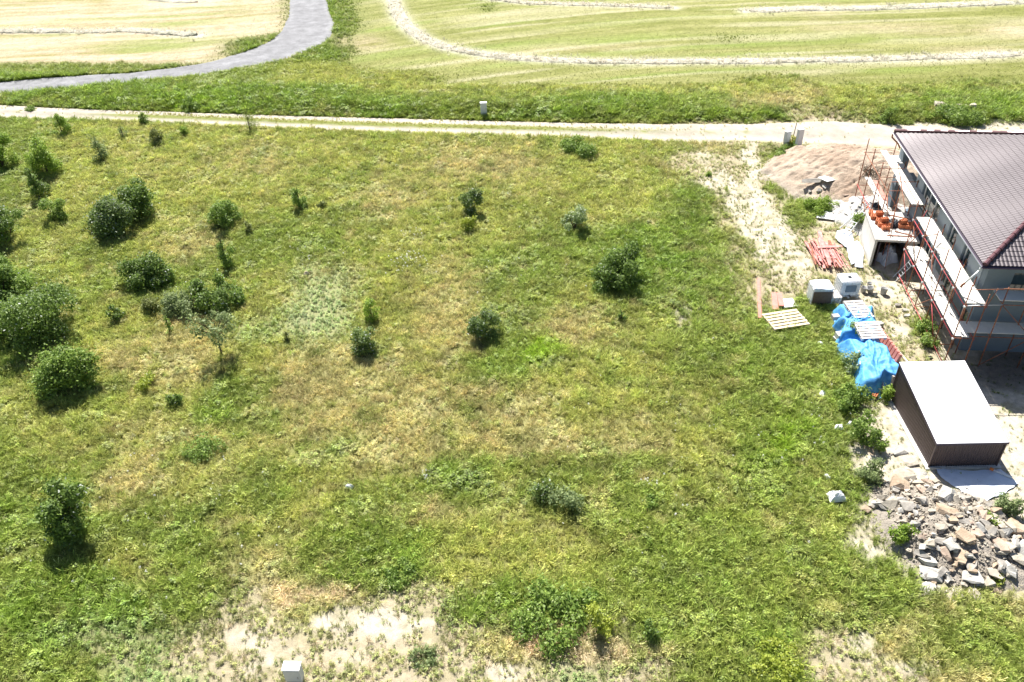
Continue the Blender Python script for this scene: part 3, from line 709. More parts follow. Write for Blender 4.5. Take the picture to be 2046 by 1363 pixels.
for xx, yy in ((.02, .02), (SW-.02, .02), (.02, SLn-.02), (SW-.02, SLn-.02)):
    hh = SHF if yy < 1 else SHB; MB().box((xx, yy, (hh-.07)/2), (.06, .06, hh-.07)).build('corner_trim', M_brown, shed)
sb = MB().box((SW/2, SLn/2, -.03), (SW+.3, SLn+.24, .08)).build('base_slab', M_conc, shed)
m_ = MB(); 
for i in range(15): m_.box((0, i*.17, .06), (.32, .05, .05))
m_.box((-.1, 1.2, .02), (.04, 2.6, .04)); m_.box((.1, 1.2, .02), (.04, 2.6, .04))
tag(m_.build('slatted_rack', M_rust, None, W2(SO, SR, (SW+.32, 1.6, -.03)), SR), 'brown slatted batten rack on the ground along the right side of the shed', 'rack')
# things in front of and behind the shed
def sheet(name, poly, m, z=.03, seed=3, amp=.08, n=26, res=None):
    P = np.array([ag(*p)[:2] for p in poly]); lo = P.min(0)-.05; hi = P.max(0)+.05
    c0 = P.mean(0)
    # radial sheet: centre to outline
    th_ = []
    m_ = MB(); K = len(P)*8; ring = []
    for i in range(len(P)):
        a = P[i]; b = P[(i+1) % len(P)]
        for t in range(8): ring.append(a+(b-a)*t/8)
    ring = np.array(ring); ring = ring+.06*(np.stack([vnoise(ring[:, 0]*4, ring[:, 1]*4, seed), vnoise(ring[:, 0]*4, ring[:, 1]*4, seed+1)], 1)-.5)*2
    R_ = 10; V = []
    for r in range(R_+1):
        q = c0+(ring-c0)*(r/R_); h_ = hgt(q[:, 0], q[:, 1])+z+amp*fbm(q[:, 0]*2.3, q[:, 1]*2.3, seed)*(1-.6*(r/R_)**3)
        V += list(np.c_[q, h_])
    V2 = [(a, b, c-.012) for a, b, c in V]
    f = [(r*K+k, (r+1)*K+k, (r+1)*K+(k+1) % K, r*K+(k+1) % K) for r in range(R_) for k in range(K)]
    base = ag(*poly[0]); loc = (c0[0], c0[1], 0)
    m_.add([(a-c0[0], b-c0[1], c) for a, b, c in V], f); m_.add([(a-c0[0], b-c0[1], c) for a, b, c in V2], [tuple(reversed(q)) for q in f])
    m_.add([], [])
    return m_.build(name, m, None, loc, 0, smooth=True)
tag(sheet('ground_sheet', [(1868, 938), (1935, 942), (2000, 940), (2034, 968), (2010, 985), (1975, 1000), (1945, 1004), (1915, 978), (1888, 962)], M_wsheet, .05), 'white plastic sheet spread on the ground before the shed, half in its shadow', 'plastic sheet')
def pipe(name, pts, r, m, label, cat='pipe', cap=None):
    ps = [Vector((*ag(p[0], p[1])[:2], ag(p[0], p[1])[2]+p[2])) for p in pts]; o = ps[0]
    ob = MB().path([p-o for p in ps], r, 10).build(name, m, None, o, 0, smooth=True); tag(ob, label, cat)
    if cap: 
        d = (ps[1]-ps[0]).normalized(); MB().tube(-d*.02, d*.14, r*1.2, 10).build('pipe_socket', cap, ob, smooth=True)
    return ob
pipe('drain_pipe', [(1977, 940, .12), (2020, 958, .12)], .06, M_gutter, 'white pipe with an orange end lying in the shadow before the shed', cap=M_orange)
pipe('drain_pipe', [(1890, 936, .10), (1972, 937, .10)], .04, M_bucket, 'long grey pipe lying along the front foot of the shed')
pipe('metal_bar', [(1856, 938, .1), (1880, 939, .1)], .04, M_concg, 'short dark bar lying at the front left corner of the shed', 'bar')
tag(crumple('rag', M_black, .32, .2, .14, 33, 8, loc=ag(1858, 716), rz=.3), 'small black rag on the sand just behind the shed', 'rag')

# ================================================================== YARD THINGS
def pallet(name, m, w_=1.2, d_=.8, ns=6, parent=None, loc=(0, 0, 0), rz=0, label='', group=None, rx=0, ry=0):
    t = thing(name, label, 'pallet', loc, rz, group); t.rotation_euler[0] = rx; t.rotation_euler[1] = ry
    s = MB(); sw_ = d_/(ns*1.45)
    for i in range(ns): s.box((random.uniform(-.01, .01)*w_, -d_/2+sw_/2+(d_-sw_)*i/(ns-1), .135), (w_, sw_, .022), rz=random.uniform(-.012, .012))
    s.build('top_slats', m, t)
    s = MB()
    for xx in (-w_/2+.06, 0, w_/2-.06): s.box((xx, 0, .112), (.1, d_, .022)); [s.box((xx, yy, .061), (.1, .12, .078)) for yy in (-d_/2+.06, 0, d_/2-.06)]; s.box((xx, 0, .011), (.1, d_, .02))
    s.build('bearers', m, t)
    return t
p1 = ag(1568, 646); pallet('pallet', M_wood, 2.15, 1.55, 6, loc=(p1[0], p1[1], .16), rz=.20, label='pale new wooden pallet lying alone on the grass')
# IBC tanks
def ibc(loc, rz, label, front):
    t = thing('liquid_tank', label, 'tank', loc, rz)
    w_, d_, h_ = 1.2, 1.0, 1.0
    s = MB()
    for xx in (-.5, 0, .5): s.box((xx, 0, .07), (.12, d_, .14))
    s.box((0, 0, .15), (w_, d_, .03)); s.build('pallet_base', M_cage, t)
    s = MB().box((0, 0, .17+h_/2), (w_-.06, d_-.06, h_)); s.build('tank_body', M_ibc, t, bevel=.06)
    c = MB()
    for z in np.linspace(.2, 1.12, 6):
        for yy in (-d_/2, d_/2): c.tube((-w_/2, yy, z), (w_/2, yy, z), .012, 5)
        for xx in (-w_/2, w_/2): c.tube((xx, -d_/2, z), (xx, d_/2, z), .012, 5)
    for xx in np.linspace(-w_/2, w_/2, 7):
        for yy in (-d_/2, d_/2): c.tube((xx, yy, .16), (xx, yy, 1.13), .012, 5)
    for yy in np.linspace(-d_/2, d_/2, 6):
        for xx in (-w_/2, w_/2): c.tube((xx, yy, .16), (xx, yy, 1.13), .012, 5)
    for xx in (-.3, .3): c.tube((xx, -d_/2, 1.18), (xx, d_/2, 1.18), .014, 5)
    c.build('cage', M_cage, t)
    MB().tube((0, 0, 1.17), (0, 0, 1.21), .11, 16).build('lid', M_orange if front == 'brown' else M_black, t, smooth=False)
    if front == 'brown':
        MB().box((0, -d_/2-.012, .58), (w_-.1, .012, .82)).build('front_panel', M_ibcb, t)  # dark brown panel over the front face
        crumple('cover', M_wsheet, 1.26, 1.06, .10, 41, 12, t, (0, 0, 1.175))
    else: MB().box((0, -d_/2-.014, .68), (.62, .012, .42)).build('label_plate', M_plate, t)
    MB().tube((0, -d_/2-.0, .2), (0, -d_/2-.12, .2), .05, 10).build('valve', M_black, t)
    return t
ibc((18.13, 39.95, .0), -.04, 'caged white liquid tank with a brown front, left of the pair', 'brown')
ibc((19.9, 40.45, .12), .02, 'caged white liquid tank with a blue-grey plate on its front', 'plate')
a = ag(1670, 604)
for i in range(3): pallet('pallet', M_woodw, .8, .6, 5, loc=(19.05, 40.0, .0+i*.16), rz=1.5+.05*i, label=['grey pallet at the bottom of the low stack between the two tanks', 'middle pallet of the low stack between the two tanks', 'top pallet of the low stack between the two tanks'][i])
# red boards & perforated board
def lying(name, m, pxs, w_, t_, label, cat, z=.02):
    p = Vector(ag(*pxs[0])); q = Vector(ag(*pxs[1])); d = q-p; c = (p+q)/2; a = math.atan2(d.y, d.x)
    o = MB().box((0, 0, t_/2), (d.length, w_, t_)).build(name, m, None, (c.x, c.y, c.z+z), a); tag(o, label, cat); return o
lying('board', M_woodr, [(1515, 558), (1518, 638)], .2, .04, 'long narrow red board lying on the sand beside the path', 'board', .06)
lying('board', M_woodr, [(1546, 588), (1549, 622)], .32, .04, 'red board on the left of the short pair by the loose pallet', 'board', .10)
lying('board', M_woodr, [(1556, 590), (1561, 616)], .30, .04, 'shorter red board on the right of the pair by the loose pallet', 'board', .15)
def perf(loc, rz, w_, d_, holes, label, tilt=0, m=M_woodw):
    cutsx = sorted({-w_/2, w_/2, *[h[0] for h in holes], *[h[1] for h in holes]}); cutsy = sorted({-d_/2, d_/2, *[h[2] for h in holes], *[h[3] for h in holes]})
    s = MB()
    for a, b in zip(cutsx, cutsx[1:]):
        for c, d in zip(cutsy, cutsy[1:]):
            if any(h[0] <= a+1e-6 and h[1] >= b-1e-6 and h[2] <= c+1e-6 and h[3] >= d-1e-6 for h in holes): continue
            s.box(((a+b)/2, (c+d)/2, .02), (b-a, d-c, .035))
    o = s.build('panel', m, None, loc, rz); o.rotation_euler[1] = tilt; tag(o, label, 'panel'); return o
a = ag(1574, 608); perf((a[0], a[1], .08), .1, .85, .85, [(-.28+.25*i, -.18+.25*i, -.28+.25*j, -.18+.25*j) for i in range(3) for j in range(3)], 'white panel with rows of holes lying beside the red boards', m=M_white)
a = ag(1649, 433); perf((a[0], a[1], .12), -.35, 1.15, 1.15, [(-.22, -.15, .0, .32), (.1, .3, -.28, -.2)], 'pale square panel lying in the grass below the soil mound', m=M_white)
# buckets, stones by the scaffold
def bucket(px, py, s, label, tilt=0):
    p = ag(px, py); t = thing('bucket', label, 'bucket', (p[0], p[1], p[2]+.02), random.uniform(0, 3)); t.rotation_euler[0] = tilt
    n = 16; v = []; f = []
    prof = [(.13, 0), (.17, .32), (.185, .33), (.16, .32), (.12, .03)]
    for r, z in prof:
        for k in range(n): a_ = 2*math.pi*k/n; v.append((r*s*math.cos(a_), r*s*math.sin(a_), z*s))
    for j in range(len(prof)-1):
        for k in range(n): f.append((j*n+k, j*n+(k+1) % n, (j+1)*n+(k+1) % n, (j+1)*n+k))
    f.append(tuple(reversed(range(n)))); f.append(tuple(4*n+k for k in range(n)))
    MB().add(v, f).build('bucket_body', M_bucket, t, smooth=True)
    MB().path([(math.cos(a_)*.18*s, .02, .33*s+math.sin(a_)*.12*s) for a_ in np.linspace(0, math.pi, 8)], .006*s, 5).build('handle', M_cage, t)
for b in ((1724, 584, 1.0, 'grey bucket on the far left of the row beside the plated tank', .1), (1736, 573, .8, 'small dark-mouthed bucket standing behind the others by the tank', 0), (1739, 585, 1.15, 'middle grey bucket of the row beside the plated tank', -.3), (1749, 594, .7, 'small grey pail nearest to the blue covers', .9), (1764, 588, 1.2, 'wide round bucket on the right, full of dark mortar', .2)): bucket(*b)
def rockmesh(sx, sy, sz, n=14, seed=0, sharp=.75):
    r = random.Random(seed); bm = bmesh.new()
    for _ in range(n):
        v = Vector((r.uniform(-1, 1), r.uniform(-1, 1), r.uniform(-1, 1)))
        m = max(abs(v.x), abs(v.y), abs(v.z)); u = v/m; s_ = v.normalized()
        v = u.lerp(s_, 1-sharp*r.random())*r.uniform(.8, 1)
        bm.verts.new((v.x*sx/2, v.y*sy/2, v.z*sz/2))
    res = bmesh.ops.convex_hull(bm, input=bm.verts[:])
    dl = [g_ for g_ in res['geom_unused'] if isinstance(g_, bmesh.types.BMVert)]+[g_ for g_ in res['geom_interior'] if isinstance(g_, bmesh.types.BMVert)]
    if dl: bmesh.ops.delete(bm, geom=list(set(dl)), context='VERTS')
    bmesh.ops.dissolve_limit(bm, angle_limit=rad(14), verts=bm.verts[:], edges=bm.edges[:])
    me = D.meshes.new('stone'); bm.to_mesh(me); bm.free(); return me
def stonemat(name, c, c2):
    return mat(name, c, .9, noise=.15, nscale=3.5, bump=.8, bscale=14, col2=c2, spec=.2)
SM = [stonemat('pale limestone', (.34, .30, .24), (.50, .45, .37)), stonemat('white stone', (.36, .35, .32), (.54, .51, .46)), stonemat('tan sandstone', (.34, .25, .17), (.48, .38, .28)), stonemat('grey stone', (.26, .24, .21), (.40, .37, .33)), stonemat('pinkish stone', (.36, .27, .21), (.48, .38, .30))]
def stone(p, s, rz, tilt, mi, label, group, seed, n=14, name='stone', cat='stone'):
    me = rockmesh(*s, n=n, seed=seed); me.materials.append(SM[mi]); o = D.objects.new(name, me); C.objects.link(o)
    o.location = p; o.rotation_euler = (tilt[0], tilt[1], rz); tag(o, label, cat, group); return o
for i, (px, py, s, lb) in enumerate(((1793, 611, (.45, .35, .25), 'grey block on the sand right of the blue covers'), (1808, 622, (.5, .3, .2), 'flat pale stone on the sand, upper of two beside the scaffold'), (1812, 633, (.5, .35, .2), 'lower flat pale stone on the sand beside the scaffold'), (1797, 562, (.5, .4, .25), 'tan boulder at the foot of the scaffold ladder'))):
    p = ag(px, py); stone((p[0], p[1], p[2]+.08), s, .2*i, (0, 0), [3, 1, 1, 2][i], lb, None, 900+i)
# tarps over stacks
def tarp(name, c, w_, d_, h_, seed, label, rz, m=M_blue, tail=None):
    n = 56; V = []
    r = random.Random(seed); folds = [(r.uniform(0, 6.28), r.uniform(-.6, .6), r.uniform(.03, .09), r.uniform(.05, .11)) for _ in range(16)]
    uu, vv = np.meshgrid(np.linspace(-1, 1, n+1), np.linspace(-1, 1, n+1)); uu = uu.ravel(); vv = vv.ravel()
    ang = np.arctan2(vv, uu)
    out = 1+.22*(vnoise(ang*2.2+20, ang*0+seed, seed)-.5)*2
    X_ = uu*w_/2*out; Y_ = vv*d_/2*out
    r8 = np.maximum(np.abs(uu), np.abs(vv))
    top = sstep(1.0, .62, np.abs(uu)+.25*(vnoise(vv*3, vv*0, seed+1)-.5))*sstep(1.0, .7, np.abs(vv)+.2*(vnoise(uu*3, uu*0, seed+2)-.5))
    z = h_*top*(.88+.2*fbm(uu*1.5+seed, vv*1.5, seed))
    for (a, o_, wd, am) in folds:
        dd = uu*math.cos(a)+vv*math.sin(a)-o_+.08*np.sin(5*(uu*math.sin(a)-vv*math.cos(a)))
        z = z+am*np.exp(-(dd/wd)**2)*(1-.5*r8)
    z = z+.05*fbm(uu*7, vv*7, seed+5)*(1.1-r8)+.02
    V = np.stack([X_, Y_, z], 1)
    ix = np.arange((n+1)**2).reshape(n+1, n+1); q = np.stack([ix[:-1, :-1], ix[:-1, 1:], ix[1:, 1:], ix[1:, :-1]], -1).reshape(-1, 4)
    o = npmesh(name, V, q, m, smooth=True); o.location = (c[0], c[1], .02); o.rotation_euler[2] = rz
    tag(o, label, 'tarpaulin'); return o
tarp('tarpaulin', (19.25, 36.9), 2.2, 3.2, .85, 61, 'crumpled blue tarpaulin over a stack, farther of the two, with a pallet on top', -.25)
tarp('tarpaulin', (18.85, 33.45), 2.5, 4.1, .85, 67, 'larger crumpled blue tarpaulin nearest to the shed, holding down a stack', -.05)
tag(crumple('plastic_sheet', M_wsheet, 1.3, .9, .5, 71, loc=(20.2, 38.5, 0), rz=.3), 'rumpled white plastic sheet behind the farther blue tarpaulin', 'plastic sheet')
tag(crumple('plastic_sheet', M_wsheet, .55, 1.4, .12, 72, loc=ag(1722, 752), rz=.2), 'thin white plastic scrap at the lower left edge of the larger blue tarpaulin', 'plastic sheet')
def onp(px, py, z): p = at(np.array([px*1.]), np.array([py*1.]), z)[0]; return (float(p[0]), float(p[1]), z)
pallet('pallet', M_woodw, 1.15, 1.5, 7, loc=onp(1714, 621, .93), rz=.12, label='weathered pallet on top of the farther blue tarpaulin', ry=.06, rx=.08)
pallet('pallet', M_woodw, 1.35, 1.35, 7, loc=onp(1737, 663, .95), rz=.02, label='weathered pallet lying between the two blue tarpaulins', rx=.10)
def cblock(p, rz, label, s=1, tilt=0, m=None):
    o = MB(); t = .045; L_, w_, h_ = .46*s, .3*s, .3*s
    for yy in (-w_/2+t/2, w_/2-t/2): o.box((0, yy, h_/2), (L_, t, h_))
    for xx in (-L_/2+t/2, 0, L_/2-t/2): o.box((xx, 0, h_/2), (t, w_-2*t, h_))
    ob = o.build('concrete_block', m or M_conc, None, p, rz); ob.rotation_euler[0] = tilt; tag(ob, label, 'block'); return ob
cblock(onp(1722, 733, .5), 1.2, 'hollow pale block weighing down the near side of the larger blue tarpaulin', 1.15)
cblock((18.62, 31.75, .03), 1.4, 'hollow grey block on the ground between the tarpaulin and the standing pallet', 1.3)
tag(clay_block((18.25, 31.3, .03), .9), 'single orange clay block at the foot of the larger blue tarpaulin', 'clay block')
MBw = MB().box((0, 0, .16), (.5, .42, .30)); tag(MBw.build('concrete_block', M_conc, None, (18.05, 36.0, .28), .15, bevel=.01), 'solid pale block on the left edge of the farther blue tarpaulin', 'block')
tag(MB().box((0, 0, .13), (.5, .4, .26)).build('concrete_block', M_conc, None, (18.0, 36.05, .01), .3, bevel=.01), 'solid pale block under another at the left edge of the farther tarpaulin', 'block')
tag(MB().box((0, 0, .12), (.4, .35, .24)).build('concrete_block', M_concg, None, (18.35, 37.75, .3), .1, bevel=.01), 'small grey block at the upper left corner of the farther tarpaulin', 'block')
tag(MB().box((0, 0, .12), (.35, .3, .22)).build('concrete_block', M_concg, None, (20.75, 37.3, .02), .3, bevel=.01), 'small grey block on the sand right of the farther tarpaulin', 'block')
pp = pallet('pallet', M_woodg, 1.25, .95, 6, loc=(19.7, 31.75, .55), rz=.12, label='grey pallet standing upright against the back of the shed', rx=rad(78))
# planks stack of red boards right of the tarps
rb0 = None
for i in range(9):
    p = Vector((20.45-.02*i, 34.0+.28*i, .35)); 
    o = MB().box((0, 0, 0), (.16, .2, .5), ry=.25).build('roof_tile', M_woodr, None, p, .1)
    tag(o, 'red tile standing on edge in the row right of the blue tarpaulins', 'tile', 'red tiles in a row beside the tarpaulins')
tag(MB().box((0, 0, .08), (.1, 3.4, .1)).build('timber_beam', M_woodw, None, (20.95, 33.9, .02), .12), 'pale timber beam on the sand right of the red tiles', 'beam')
# red scaffold parts stack
def redstack():
    lab = 'red steel scaffold part lying in the big pile left of the outbuilding'; gp = 'red steel scaffold parts in the pile'
    c = (Vector(ag(1628, 492))+Vector(ag(1672, 540)))*.5; c.z = 0; dA = Vector(ag(1650, 540))-Vector(ag(1634, 496)); A0 = math.atan2(dA.y, dA.x); r = random.Random(5)
    for i in range(34):
        L_ = r.uniform(1.9, 3.2); t = i/34
        fan = r.uniform(-.25, .32)+(.10 if i % 3 else -.1); x_ = r.uniform(-.85, .85); z = .06+.40*r.random()*(1-abs(x_)*.5)
        a = A0+fan*.5
        s = MB()
        kind = i % 3
        if kind == 0: s.box((0, 0, 0), (L_, .17, .035)); 
        elif kind == 1: s.box((0, 0, 0), (L_, .09, .07))
        else:
            s.tube((-L_/2, -.12, 0), (L_/2, -.12, 0), .028); s.tube((-L_/2, .12, 0), (L_/2, .12, 0), .028)
            for k in range(6): s.tube((-L_/2+L_*(k+.5)/6, -.12, 0), (-L_/2+L_*(k+.5)/6, .12, 0), .015)
        o = s.build('scaffold_part', M_redp2 if i % 4 else M_rust, None, (c.x+x_, c.y+r.uniform(-.35, .5)-.3*x_, z), a); o.rotation_euler[1] = r.uniform(-.05, .05)
        tag(o, lab, 'scaffold part', gp)
M_redp2 = mat('faded red steel', (.60, .16, .15), .6, noise=.4, nscale=3, col2=(.72, .36, .32))
redstack()
for px, py, r_, lb in ((1638, 480, 1.35, 'long red board sticking out behind the top of the red pile'), (1655, 505, 1.1, 'red cross board lying over the top of the red pile')):
    p = ag(px, py); tag(MB().box((0, 0, 0), (1.6, .26, .04)).build('board', M_redp2, None, (p[0], p[1], .45 if px > 1640 else .25), r_ if px < 1640 else .05), lb, 'board')
# white sheeting and debris left of the outbuilding
tag(sheet('ground_sheet', [(1690, 462), (1700, 470), (1706, 492), (1712, 530), (1700, 534), (1690, 500), (1668, 480), (1672, 466)], M_wsheet, .12, 8, .35), 'white sheeting heaped beside the red pile, left of the outbuilding', 'plastic sheet')
tag(sheet('ground_sheet', [(1702, 486), (1712, 484), (1724, 505), (1722, 540), (1708, 538), (1704, 512)], M_wsheet, .1, 9, .4), 'white sheeting with dark tears against the left wall of the outbuilding', 'plastic sheet')
for i, (p0, p1, lb) in enumerate((((1676, 464, .3), (1730, 430, 1.2), 'grey metal rail sloping over the rubble left of the outbuilding'), ((1692, 478, .3), (1734, 436, 1.3), 'lower grey metal rail sloping beside the outbuilding wall'))):
    a = ag(p0[0], p0[1]); b = ag(p1[0], p1[1]); o_ = Vector((a[0], a[1], 0))
    m_ = MB(); A = Vector((a[0], a[1], p0[2]))-o_; B = Vector((b[0], b[1], p1[2]*.8))-o_; m_.tube(A, B, .04, 6)
    if i == 1:
        m_.tube(A+Vector((-.3, .25, 0)), B+Vector((-.3, .25, 0)), .03, 6)
        for k in range(9): t = (k+.5)/9; q = A.lerp(B, t); m_.tube(q, q+Vector((-.3, .25, 0)), .02, 5)
    tag(m_.build('metal_rail', M_cage, None, o_), lb, 'rail')
# utility cabinets
def cabinet(loc, rz, w_, d_, h_, label, tilt=(0, 0), base=True):
    t = thing('utility_cabinet', label, 'cabinet', loc, rz); t.rotation_euler[0] = tilt[0]; t.rotation_euler[1] = tilt[1]
    MB().box((0, 0, .16), (w_*.92, d_*.9, .36)).build('plinth', M_concg, t, bevel=.01)
    MB().box((0, 0, .34+(h_-.34)/2), (w_, d_, h_-.34)).build('cabinet_body', M_cab, t, bevel=.012)
    MB().box((0, 0, h_+.022), (w_+.05, d_+.05, .045)).build('cabinet_top', M_white, t, bevel=.012)
    dr = MB().box((0, -d_/2-.008, .34+(h_-.34)/2), (w_-.06, .016, h_-.44)).build('door', M_cab, t)
    MB().box((w_/2-.1, -d_/2-.022, h_*.6), (.03, .02, .12)).build('handle', M_bucket, dr)
    return t
p = at(np.array([582.]), np.array([1331.]), 1.1)[0]
cabinet((float(p[0]), float(p[1])-.0, .02), -.05, .60, .34, 1.05, 'light grey utility cabinet in the near foreground at the bottom edge', (.0, .0))
p = ag(967, 232); cabinet((p[0], p[1], p[2]-.05), .05, .55, .3, 1.25, 'lone light grey cabinet in the tall grass beyond the dirt track')
p = ag(1570, 291); cabinet((p[0], p[1], p[2]), .35, .45, .3, 1.2, 'grey cabinet left of the yellow flowers by the soil mound')
p = ag(1593, 299); cabinet((p[0], p[1], p[2]), .30, .45, .3, 1.7, 'tall grey cabinet right of the yellow flowers on the mound edge')
p = ag(1583, 282); tag(MB().tube((0, 0, 0), (.12, .1, 1.5), .03, 6).build('stake', M_bark, None, p), 'thin brown stake standing between the two cabinets', 'stake')

# ================================================================== SOIL MOUND and rubble
def heap(name, cx, cy, rx, ry, h_, rz, seed, m, colf, n=90, pw=1.4, rough=.12, edge=.25):
    u = np.linspace(-1.15, 1.15, n); U, V_ = np.meshgrid(u, u); U = U.ravel(); V_ = V_.ravel()
    c, s = math.cos(rz), math.sin(rz)
    X_ = U*rx*c-V_*ry*s; Y_ = U*rx*s+V_*ry*c; wx_ = X_+cx; wy_ = Y_+cy
    r = np.sqrt(U**2+V_**2)*(1+edge*(fbm(wx_*.5, wy_*.5, seed)-.5)*2)
    k = np.clip(1-r, -.3, 1)
    z = h_*np.sign(k)*np.abs(k)**(1/pw)*.0+h_*np.where(k > 0, 1-(1-np.clip(k, 0, 1))**pw, k*.8)
    z = z+rough*(fbm(wx_*1.1, wy_*1.1, seed+1)-.5)*2*np.clip(k*4, 0, 1)+.4*rough*(fbm(wx_*5, wy_*5, seed+2)-.5)*2*np.clip(k*5, 0, 1)
    ridge = np.abs(((wx_*.5-wy_*1.0)*1.3+1.2*fbm(wx_*.6, wy_*.6, seed+3)) % 1-.5)
    z = z-.10*np.clip(1-ridge*6, 0, 1)*np.clip(k*4, 0, 1)*(fbm(wx_*.9, wy_*.9, seed+9) > .45)
    zz_ = hgt(wx_, wy_)+z-.02
    V = np.stack([X_, Y_, zz_], 1); ix = np.arange(n*n).reshape(n, n); q = np.stack([ix[:-1, :-1], ix[:-1, 1:], ix[1:, 1:], ix[1:, :-1]], -1).reshape(-1, 4)
    kk = k[q].max(1); q = q[kk > -.12]
    o = npmesh(name, V, q, m, {'gcol': colf(wx_, wy_, k)}, smooth=True); o.location = (cx, cy, 0)
    def hz(x_, y_):
        i = np.argmin((wx_-x_)**2+(wy_-y_)**2); return float(zz_[i])
    return o, hz
def soilc(x_, y_, k):
    n = fbm(x_*.5, y_*.5, 91); n2 = fbm(x_*2, y_*2, 92)
    a = np.array([.56, .45, .35]); b = np.array([.42, .31, .23]); c = np.array([.50, .44, .36]); t = np.clip(n*2.4-.8, 0, 1)[:, None]
    o = a*(1-t)+b*t; e = np.clip(1-k*5, 0, 1)[:, None]; return (o*(1-e)+c*e)*(.85+.3*n2)[:, None]
mc = ag(1692, 352)
mound, MZ = heap('soil_mound', mc[0]+.3, mc[1], 6.4, 5.6, 1.75, -.1, 95, M_soil, soilc, n=150, pw=1.7, rough=.22, edge=.18)
tag(mound, 'broad mound of loose tan soil between the dirt track and the scaffolding', 'soil mound')
def mz(px, py, dz=0):
    # intersect with the mound surface
    z = .8
    for _ in range(12):
        p = at(np.array([float(px)]), np.array([float(py)]), z)[0]; z = .5*z+.5*MZ(p[0], p[1])
    return (float(p[0]), float(p[1]), z+dz)
tag(MB().box((0, 0, .02), (1.35, .85, .03), ry=.12).build('panel', M_white, None, mz(1655, 358, .08), .55), 'white sheet panel lying on the mound slope', 'panel')
me = rockmesh(2.3, .55, .22, 18, 77); me.materials.append(SM[3]); o = D.objects.new('stone_slab', me); C.objects.link(o); o.location = mz(1625, 368, .30); o.rotation_euler = (.2, 0, .12); tag(o, 'long grey broken slab propped on the lower edge of the mound', 'slab')
for i, (px, py, s) in enumerate(((1636, 381, .4), (1618, 384, .3), (1648, 374, .35))):
    stone(mz(px, py, .05), (s*1.3, s, s*.7), i, (0, 0), [1, 3, 1][i], ['white stone under the right end of the propped slab', 'dark stone in the hollow below the propped slab', 'pale stone between the propped slab and the white panel'][i], None, 800+i)
stone(mz(1700, 277, .03), (.35, .25, .15), 0, (0, 0), 4, 'small brown clod on the crest of the soil mound', None, 811)
stone(mz(1690, 390, .02), (.6, .2, .12), -.15, (0, 0), 4, 'thin reddish slab near the foot of the mound, above the green panel grass', None, 812)
# roots by the mound
def twigs(name, c, n, R_, h_, label, cat, m=M_bark, seed=1, r0=.012):
    r = random.Random(seed); s = MB()
    for _ in range(n):
        a = r.uniform(0, 6.28); p = Vector((r.uniform(-1, 1)*R_*.5, r.uniform(-1, 1)*R_*.5, 0)); L_ = r.uniform(.4, 1)*R_
        q = p+Vector((math.cos(a)*L_*.5, math.sin(a)*L_*.5, r.uniform(.3, 1)*h_)); e_ = q+Vector((math.cos(a+.5)*L_*.5, math.sin(a+.5)*L_*.5, -r.uniform(.1, .6)*h_)); s.tube(p, q, r0, 4, r0*.7); s.tube(q, e_, r0*.7, 4, r0*.4)
    o = s.build(name, m, None, c); tag(o, label, cat); return o
p = mz(1737, 345, -.05); twigs('dead_branches', p, 70, .9, .45, 'tangle of dark dead branches in the mound beside the scaffold', 'branches', seed=3, r0=.016)
p = ag(1750, 385); twigs('dead_branches', (p[0], p[1], .3), 40, .9, .4, 'brown twigs on the rubble under the rear scaffold', 'branches', M_rust, seed=4)
# rubble slope of white debris (behind the outbuilding)
def rubc(x_, y_, k):
    n = fbm(x_*1.5, y_*1.5, 93); return np.array([.62, .60, .57])*(.8+.35*n)[:, None]
rc = ag(1738, 425)
rub, RZ = heap('rubble_heap', rc[0]+.1, rc[1], 2.9, 3.6, .95, .1, 97, M_soil, rubc, n=70, pw=1.6, rough=.15, edge=.3)
tag(rub, 'slope of white plaster rubble between the outbuilding and the soil mound', 'rubble heap')
def rz_(px, py, dz=0):
    z = .5
    for _ in range(12):
        p = at(np.array([float(px)]), np.array([float(py)]), z)[0]; z = .5*z+.5*RZ(p[0], p[1])
    return (float(p[0]), float(p[1]), z+dz)
r = random.Random(8)
def chip_mesh(s, seed): return rockmesh(s, s*.7, s*.4, 9, seed)
chips = [chip_mesh(.26, 300+i) for i in range(6)]; chipb = [chip_mesh(.26, 310+i) for i in range(4)]
for c_ in chips: c_.materials.append(SM[1])
for c_ in chipb: c_.materials.append(M_brick)
for i in range(70):
    px = r.gauss(1738, 24); py = r.gauss(420, 20); br = py > 405 and r.random() < .28
    p = rz_(px, py, .03); o = D.objects.new('rubble_chunk', (chipb if br else chips)[i % 4]); C.objects.link(o); o.location = p; k = r.uniform(.6, 1.7); o.scale = (k, k, k); o.rotation_euler = (r.uniform(-.4, .4), r.uniform(-.4, .4), r.uniform(0, 6))
    tag(o, 'broken orange brick piece on the white rubble slope' if br else 'white rubble chunk on the slope behind the outbuilding', 'rubble', 'orange pieces on the rubble slope' if br else 'white chunks on the rubble slope')
tag(crumple('plastic_sheet', M_black, .9, .6, .25, 23, loc=rz_(1757, 411, .03), rz=.2, k=4), 'crumpled dark sheet on the rubble behind the outbuilding roof', 'plastic sheet')
tag(MB().tube((0, 0, 0), (0, 0, .8), .28, 18).build('barrel', M_plate, None, (*at(np.array([1813.]), np.array([436.]), .2)[0][:2], .0)), 'dark blue-grey barrel between the rubble and the house wall', 'barrel')

